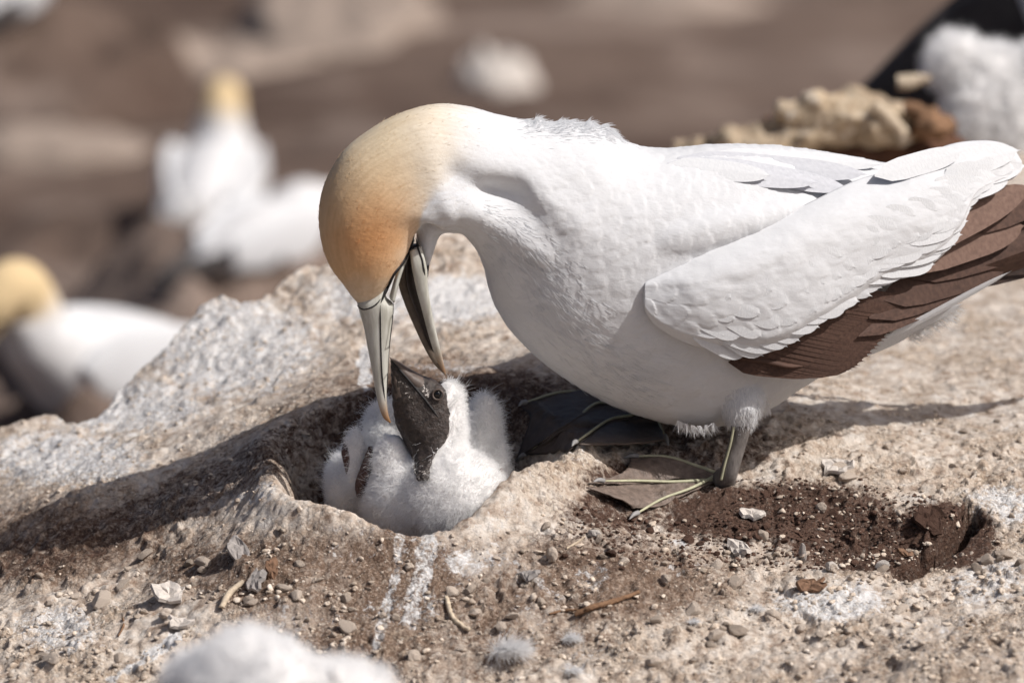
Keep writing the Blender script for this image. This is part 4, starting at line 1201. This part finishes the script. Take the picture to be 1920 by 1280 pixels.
def fluffy(name, blobs, label, vox, n, L, r0, seed, group=None):
    root = empty('gannet_chick', P(blobs[0][0], blobs[0][1] + blobs[0][4], blobs[0][2]), label, 'chick', group)
    me = voxel([px_ball(*b) for b in blobs], vox, 6, name)
    b = link('body', me, root, [MT['down']])
    down('down', b, me, n, L, r0=r0, r1=r0 * .3, seed=seed, K=4)
    return root
fluffy('chick_fore', [(465, 1310, -.9, 118, 128, 110), (360, 1320, -.88, 50, 100, 80), (520, 1330, -.92, 100, 120, 100), (628, 1262, -.95, 16, 22, 20), (640, 1340, -.9, 110, 96, 100), (480, 1500, -.9, 230, 180, 180)],
       'out of focus white downy chick at the bottom edge in front', .004, 24000, .012, .0003, 21)
fluffy('chick_right', [(1792, 118, 1.3, 46, 50, 50), (1860, 168, 1.3, 78, 78, 70), (1905, 260, 1.3, 108, 150, 110), (1838, 225, 1.28, 56, 90, 60), (1850, 330, 1.3, 60, 120, 80), (1980, 180, 1.3, 80, 110, 80)],
       'out of focus white downy chick at the upper right edge', .005, 26000, .016, .0004, 22)
fluffy('chick_grey', [(350, 400, 4.2, 34, 32, 30), (345, 425, 4.2, 40, 34, 36)], 'small greyish blurred chick below the upright golden head gannet', .010, 3000, .02, .001, 24)

# pale guano covered ground rises far behind
simple('far_white', srgb(198, 190, 182), .9, .1, 6, .25, .01)
simple('far_dim', srgb(150, 136, 126), .9, .1, 6, .25, .01)
def TG(px, py):
    for Y in np.linspace(.8, 12, 600):
        p = P(px, py, Y)
        if p.z <= FH(p.x, p.y): return p
for k, (px, py, rx, ry, rz, lab) in enumerate([(640, 50, .20, .5, .08, 'pale guano covered mound above the feeding gannet\'s head'), (90, 290, .20, .16, .04, 'low pale ledge left of the upright blurred gannet'),
                                              (1240, 15, .22, .2, .03, 'pale patch of ground at the top edge, middle right'), (1905, 25, .06, .06, .10, 'pale upright stone in the top right corner'), (450, 130, .16, .2, .04, 'pale low ledge above the upright blurred gannet'), (245, 130, .17, .14, .07, 'whitish guano covered hump near the upper left'), (930, 160, .08, .10, .06, 'small pale hump above the feeding gannet\'s neck'), (170, 450, .10, .09, .02, 'low greyish ledge above the left edge gannet')]):
    p = TG(px, py)
    far_mound('guano_mound', (p.x, p.y, p.z - .03), (rx, ry, rz + .03), lab, {6: 'far_white', 7: 'far_dim'}.get(k, 'far_pale'), 11 + k, 'mound', 'pale mounds far behind')

# crusted rim of the next nest, upper right
def rim(name, pts, r, Y, label, mat, seed):
    """broken crust: overlapping lumps along a line, joined and roughened"""
    g = np.random.default_rng(seed)
    c = cat(np.array([(x, y, rr) for (x, y), rr in zip(pts, r)], float), 24)
    balls = []
    for x, y, rr in c:
        p = P(x + g.normal(0, 6), y + 6 + g.normal(0, 4), Y + g.normal(0, .012))
        balls.append(ball(p, tuple(rr * (.6 + .8 * g.random(3)) * np.array([2.0, 1.3, .75])), 14, Matrix.Rotation(g.normal(0, .25) + .18, 4, 'Y')))
    me = voxel(balls, .0035, 5, name)
    V = vco(me); N = vno(me)
    setco(me, V + N * (.006 * fbm(V * 45, 4, seed) + .006 * (np.abs(fbm(V * 90, 3, seed + 2)) - .3) - .008 * sstep(.25, .45, fbm(V * 60 + 3, 3, seed + 5)))[:, None])
    attr_f(me, 'tint', .5 + .5 * fbm(V * 40, 2, seed + 9))
    return link(name, me, None, [MT[mat]], label=label, cat_='rock', group='crusted rocks behind the gannet\'s back')
rim('crusted_rock', [(1300, 292), (1360, 276), (1430, 262), (1500, 245), (1560, 228), (1610, 206), (1650, 208), (1695, 232)], [.014, .018, .021, .022, .022, .022, .018, .010], 1.12, 'pale tan crusted rock ledge right above the gannet\'s back', 'far_crust', 5)
simple('far_brown', srgb(92, 66, 52), .9, .1, 40, .4, .004)
simple('far_rust', srgb(126, 98, 76), .9, .1, 50, .45, .004)
rim('brown_earth_bank', [(1500, 300), (1580, 285), (1660, 280), (1740, 290)], [.03, .036, .036, .03], 1.16, 'brown earth bank under the crusted rocks behind the gannet\'s back', 'far_brown', 9)
rim('brown_crust', [(1692, 208), (1715, 200), (1745, 215), (1752, 232), (1730, 245), (1705, 238)], [.004, .008, .009, .009, .008, .004], 1.10, 'curled rusty brown crust left of the upper right chick', 'far_rust', 12)
def stick(pts, r, Y, mat, label, group=None, name='twig'):
    rows = np.array([(*P(x, y, Y), r * (1.15 - .4 * k / len(pts))) for k, (x, y) in enumerate(pts)])
    V, F = ptube(rows, 40, 10); V = V + (r * .35) * noise(V * (1.2 / r) * .3, 5)[:, None]
    return link(name, mesh(name, V, F), None, [MT[mat]], label=label, cat_='twig', group=group)
stick([(1640, 195), (1665, 220), (1690, 245), (1700, 268)], .006, 1.08, 'bleached_twig', 'pale crooked stick hanging below the far crusted rock')
stick([(1682, 156), (1710, 152), (1745, 146)], .006, 1.2, 'bleached_twig', 'short pale stick pointing at the upper right chick')

# ------------------------------------------------------------------ loose stones, crumbs, flakes, feathers, twigs
def ico(sub):
    bm = bmesh.new(); bmesh.ops.create_icosphere(bm, subdivisions=sub, radius=1)
    V = np.array([v.co[:] for v in bm.verts]); F = [tuple(v.index for v in f.verts) for f in bm.faces]; bm.free()
    return V, F
def stone_mesh(name, seed, sub=3, amp=.42, sq=(1, .8, .62)):
    V, F = ico(sub)
    o = np.array([seed * 3.1, seed * 1.7, seed * .9])
    V = V * (1 + amp * fbm(V * 1.1 + o, 3, seed) + .12 * np.abs(fbm(V * 4 + o, 2, seed + 3)))[:, None]
    for _ in range(5):      # a few flat broken faces
        d = np.random.default_rng(seed * 7 + _).normal(size=3); d /= np.linalg.norm(d)
        h = V @ d; V = V - np.maximum(h - .6, 0)[:, None] * d * .9
    return mesh(name, V * np.array(sq), F)
SM = [stone_mesh('stone%d' % k, k + 1, 3, .45, (1, .7 + .25 * (k % 3) / 2, .5 + .3 * ((k * 5) % 4) / 3)) for k in range(10)]
for s_ in SM: s_.materials.append(MT['stone'])
CM = [s_.copy() for s_ in SM[:4]]
for s_ in CM: s_.materials.clear(); s_.materials.append(MT['soil_clod'])
def put_stone(px, py, r, meshes=SM, k=None, sq=(1, 1, 1), sink=.25, name='stone', parent=mound):
    g = G(px, py)[0]
    if np.isnan(g).any(): return None
    o = bpy.data.objects.new(name, meshes[int(rng.integers(len(meshes))) if k is None else k]); COL.objects.link(o)
    if parent is not None: parent_keep(o, parent)
    R = r / 2400
    o.location = (g[0], g[1], g[2] + R * (.5 - sink))
    o.rotation_euler = (rng.normal(0, .35), rng.normal(0, .35), rng.random() * 6.28)
    o.scale = (R * sq[0], R * sq[1], R * sq[2])
    return o
for (x, y, r) in [(190, 1130, 24), (232, 1102, 19), (272, 1045, 15), (382, 1062, 19), (530, 1106, 15), (245, 1206, 7), (590, 1092, 8), (310, 1160, 13), (270, 1155, 11), (355, 1060, 12), (470, 1140, 13), (555, 1128, 14),
                  (100, 1250, 20), (85, 1235, 14), (222, 1240, 13), (560, 1060, 12), (1115, 1007, 15), (846, 1116, 14), (880, 1113, 13), (890, 1156, 17), (650, 1130, 13), (655, 1185, 18), (775, 1235, 16), (1570, 893, 22), (1590, 905, 20),
                  (1540, 962, 13), (1430, 1012, 16), (1385, 1040, 16), (1505, 1046, 15), (1560, 1072, 13), (1655, 1069, 13), (1375, 1100, 21), (1345, 1062, 14), (1250, 1090, 13), (1300, 1150, 16), (1450, 1160, 15), (1690, 1150, 14),
                  (1380, 1190, 22), (1340, 1205, 18), (1850, 1060, 16), (1880, 1045, 18), (1830, 1070, 14), (1540, 1200, 13), (1170, 1060, 12), (1230, 1165, 14), (960, 1160, 13), (940, 1185, 12), (1010, 1205, 12), (1225, 1250, 15)]:
    put_stone(x, y, r * 1.05)
cnt = 0
while cnt < 130:
    x, y = rng.uniform(0, 1920), rng.uniform(985, 1278)
    if y < 1000 + 40 * np.sin(x / 300) and 550 < x < 1050: continue
    if x < 500 and y < 1060: continue
    if 300 < x < 700 and y > 1180: continue
    put_stone(x, y, 4.5 + 8 * rng.random() ** 2.4); cnt += 1
for _ in range(60):
    x, y = rng.normal(1430, 150), rng.normal(985, 42)
    if x < 1390 and np.hypot((x - 1240) / 165, (y - 925) / 66) < 1: continue
    put_stone(x, y, 5 + 9 * rng.random() ** 2, CM, name='clod')
for _ in range(45):
    put_stone(rng.uniform(1420, 1920), rng.uniform(760, 960), 4 + 6 * rng.random() ** 2)

# gravel too fine to pick apart
def gravel(name, n, xr, yr, rmin, rmax, mat, seed, keep=None, sub=2):
    g = np.random.default_rng(seed)
    x = g.uniform(*xr, n); y = g.uniform(*yr, n)
    if keep is not None:
        k = keep(x, y, g); x, y = x[k], y[k]
    p = G(x, y); ok = ~np.isnan(p).any(1); p = p[ok]; n = len(p)
    bV, bF = ico(sub); bF = np.array(bF); nb = len(bV)
    r = (rmin + (rmax - rmin) * g.random(n) ** 2.5) / 2400
    var = []
    for k in range(12):
        vb = bV * (1 + .5 * fbm(bV * 1.3 + 5 * k, 2, k))[:, None]
        for _ in range(5):
            d = g.normal(size=3); d /= np.linalg.norm(d); vb = vb - np.maximum(vb @ d - .5, 0)[:, None] * d
        var.append(vb)
    var = np.stack(var)
    a = g.random(n) * 6.28; ca, sa = np.cos(a), np.sin(a)
    sh = var[g.integers(0, 12, n)] * np.stack([.8 + .5 * g.random(n), .6 + .5 * g.random(n), .45 + .4 * g.random(n)], -1)[:, None]
    X = sh[:, :, 0] * ca[:, None] - sh[:, :, 1] * sa[:, None]; Yv = sh[:, :, 0] * sa[:, None] + sh[:, :, 1] * ca[:, None]
    V = np.stack([X, Yv, sh[:, :, 2]], -1) * r[:, None, None] + p[:, None] + np.array([0, 0, 1])[None, None] * (r * .2)[:, None, None]
    F = (bF[None] + (np.arange(n) * nb)[:, None, None]).reshape(-1, 3)
    me = bpy.data.meshes.new(name)
    V = V.reshape(-1, 3)
    me.vertices.add(len(V)); me.vertices.foreach_set('co', V.astype(np.float32).ravel())
    me.loops.add(F.size); me.loops.foreach_set('vertex_index', F.astype(np.int32).ravel())
    me.polygons.add(len(F)); me.polygons.foreach_set('loop_start', np.arange(0, F.size, 3, dtype=np.int32)); me.update(calc_edges=True)
    attr_f(me, 'tint', np.repeat(g.random(n), nb))
    return link(name, me, mound, [MT[mat]], kind='stuff', smooth=False)
def kp(x, y, g):
    dens = .35 + .65 * (y > 1040)
    nest = (np.hypot((x - 780) / 270, (y - 880) / 135) > 1) & (np.hypot((x - 1235) / 150, (y - 922) / 60) > 1)
    sh = ~((x < 560) & (y < 1150 - x * .35) & (g.random(len(x)) < .8))
    clump = sstep(-.15, .25, fbm(np.stack([x / 90, y / 40], -1), 3, 77))
    return (g.random(len(x)) < dens * (.15 + .85 * clump)) & nest & sh
gravel('gravel', 5200, (0, 1920), (930, 1290), 2.0, 9, 'pale_gravel', 31, kp)
gravel('fine_gravel', 9000, (0, 1920), (930, 1290), 1.2, 3.2, 'pale_gravel', 35, kp, 1)
gravel('soil_crumbs', 3200, (1060, 1800), (900, 1090), 1.4, 6, 'soil_clod', 32, lambda x, y, g: (np.hypot((x - 1430) / 370, (y - 985) / 90) < 1) & (np.hypot((x - 1235) / 150, (y - 922) / 60) > 1))
gravel('grit', 4500, (0, 1920), (520, 940), 1.5, 6, 'pale_gravel', 33, lambda x, y, g: ((x > 1440) | (x < 600)) & (g.random(len(x)) < .6))

def thing_stone(px, py, r, sq, mat, label, name, cat_, k=0, sink=.2, rot=None):
    me = SM[k].copy(); me.materials.clear(); me.materials.append(MT[mat])
    o = put_stone(px, py, r, [me], 0, sq, sink, name, None)
    if rot: o.rotation_euler = rot
    tag(o, label, cat_)
    return o
thing_stone(1036, 1055, 19, (.62, .6, 1.1), 'stone', 'egg shaped tan pebble standing upright in front of the nest', 'pebble', 'pebble', 2, -.1, (.1, .15, 0))
thing_stone(1505, 1046, 22, (.8, .3, 1.2), 'flake_white', 'pale triangular chip leaning in the red soil', 'stone_chip', 'stone', 6, 0)
thing_stone(1560, 1071, 15, (1, .8, 1.1), 'flake_white', 'round white pebble at the lower edge of the red soil', 'pebble', 'pebble', 4, 0)
thing_stone(1656, 1068, 15, (1, .8, 1.1), 'flake_white', 'white pebble beside the dark pit', 'pebble', 'pebble', 5, 0)
thing_stone(1116, 1008, 19, (1.1, .7, .8), 'flake_white', 'white crusted lump in front of the webbed foot', 'stone', 'stone', 7, .1)

def flake(px, py, w, h_, mat, label, seed, yaw=0., tilt=.3, name='crust_flake', cat_='flake'):
    """thin broken chip: ragged many-cornered outline, uneven faces, real thickness"""
    g = np.random.default_rng(seed * 13 + 1); n = 15
    t = np.sort(g.random(n) * .55 + np.arange(n)) / n * 2 * np.pi
    rad = .72 + .5 * g.random(n)
    top = []
    for k, f in enumerate((0, .45, .8, 1)):
        x = np.cos(t) * rad * f * w / 4800; y = np.sin(t) * rad * f * h_ / 4800
        q_ = np.stack([x, y], -1)
        top.append(np.stack([x, y, .22 * (x / (w / 4800)) ** 2 * w / 4800 + .0022 * noise(q_ * 300 + seed, seed) + .0012 * noise(q_ * 800 + seed, seed)], -1))
    V = np.concatenate(top); F = [(k * n + j, k * n + (j + 1) % n, (k + 1) * n + (j + 1) % n, (k + 1) * n + j) for k in range(3) for j in range(n)]
    o = link(name, mesh(name, V, F), None, [MT[mat]], smooth=False, label=label, cat_=cat_)
    s2 = o.modifiers.new('t', 'SOLIDIFY'); s2.thickness = .0028
    p = G1(px, py); o.location = p + Vector((0, 0, .003)); o.rotation_euler = (tilt, .1 * (seed % 3 - 1), yaw)
    return o
flake(318, 1126, 66, 70, 'flake_white', 'white angular crust flake lying on the left front slope', 1, .2)
flake(338, 1182, 52, 24, 'flake_white', 'small thin white flake just above the foreground chick', 2, .05)
flake(446, 1042, 46, 60, 'flake_grey', 'light grey curled crust flake on the left slope', 3, .5, .6)
flake(480, 1098, 34, 46, 'flake_grey', 'crumpled grey flake beside the rusty flake', 4, -.3, .8)
flake(509, 1082, 26, 52, 'flake_rust', 'rusty brown flake standing beside the crumpled grey flake', 5, .1, 1.1)
flake(992, 1090, 42, 26, 'flake_grey', 'blue grey flake below the nest rim near the upright pebble', 6, -.4)
flake(1410, 975, 46, 34, 'flake_white', 'white and grey flake on red soil behind the webbed foot', 7, .2)
flake(1388, 1040, 60, 30, 'flake_white', 'long whitish flake tilted on the red soil', 8, -.9, .5)
flake(1572, 890, 66, 50, 'flake_white', 'broad white crust flake right of the gannet\'s leg', 9, -.2)
flake(1520, 1108, 56, 34, 'flake_rust', 'curled brown flake below the red soil', 10, .1, .5)
flake(1697, 1047, 34, 10, 'flake_rust', 'small orange brown chip at the edge of the dark pit', 11, .15, .3)
flake(1740, 985, 60, 60, 'soil_clod', 'dark earth slab overhanging the pit', 12, .4, .8, 'earth_slab', 'earth slab')

def gstick(pts, r, mat, label):
    rows = []
    for k, (x, y) in enumerate(pts):
        g = G1(x, y); rows.append((g.x, g.y, g.z + r * 1.2, r * (1.1 - .7 * abs(k / (len(pts) - 1) - .4))))
    V, F = ptube(rows, 40, 8); V = V + (r * .3) * noise(V * 500, 5)[:, None]
    return link('twig', mesh('twig', V, F), None, [MT[mat]], label=label, cat_='twig', group='twigs lying in front of the nest')
gstick([(1078, 1166), (1110, 1150), (1150, 1136), (1198, 1122)], .0022, 'twig', 'brown split twig lying right of the nest front')
gstick([(1030, 1158), (1060, 1154), (1090, 1152)], .0011, 'twig', 'thin brown twig touching the split twig')
gstick([(1062, 1034), (1080, 1022), (1096, 1010)], .0009, 'bleached_twig', 'thin pale stem beside the white crusted lump')
gstick([(415, 1148), (430, 1120), (455, 1098)], .0026, 'bleached_twig', 'pale thick stem on the left slope near the grey flake')
gstick([(836, 1128), (850, 1165), (880, 1195)], .0020, 'bleached_twig', 'pale root running down below the nest rim')
gstick([(222, 1195), (232, 1175), (230, 1162)], .0009, 'twig', 'thin curved stem on the left front slope')

def tuft(px, py, L, n, label, seed, lean=(.6, -.2, .35)):
    g = np.random.default_rng(seed); p = G1(px, py)
    root = empty('down_feather', p, label, 'feather', 'loose down feathers on the ground')
    shaft = np.array([[*(p + Vector((0, 0, .001))), .0005], [*(p + Vector(lean) * L * .5), .0004], [*(p + Vector(lean) * L + Vector((0, 0, -.2 * L))), .0002]])
    link('shaft', mesh('shaft', *ptube(shaft, 20, 6)), root, [MT['white_feather']])
    c = cat(shaft, 40)[:, :3]; i = g.integers(0, 40, n)
    d = unit(np.array(lean) * .9 + g.normal(0, .5, (n, 3)) * np.array([1, 1, .55]))
    hair('barbs', root, c[i], d, L * .55 * (.4 + .8 * g.random(n)), .00014, .00004, MT['down_strand'], unit(d + np.array([.3, 0, -.4])), 5, np.full((n, 3), .86))
tuft(925, 1240, .030, 1500, 'white down feather lying near the bottom centre', 1)
tuft(1055, 1205, .016, 500, 'small white down tuft right of the larger down feather', 2)
tuft(1060, 1268, .014, 350, 'tiny white down tuft at the bottom edge', 3)
tuft(1290, 1170, .010, 250, 'tiny white down wisp in the gravel right of the twig', 4)
tuft(1405, 1148, .012, 260, 'little white down wisp below the grey stone', 5)
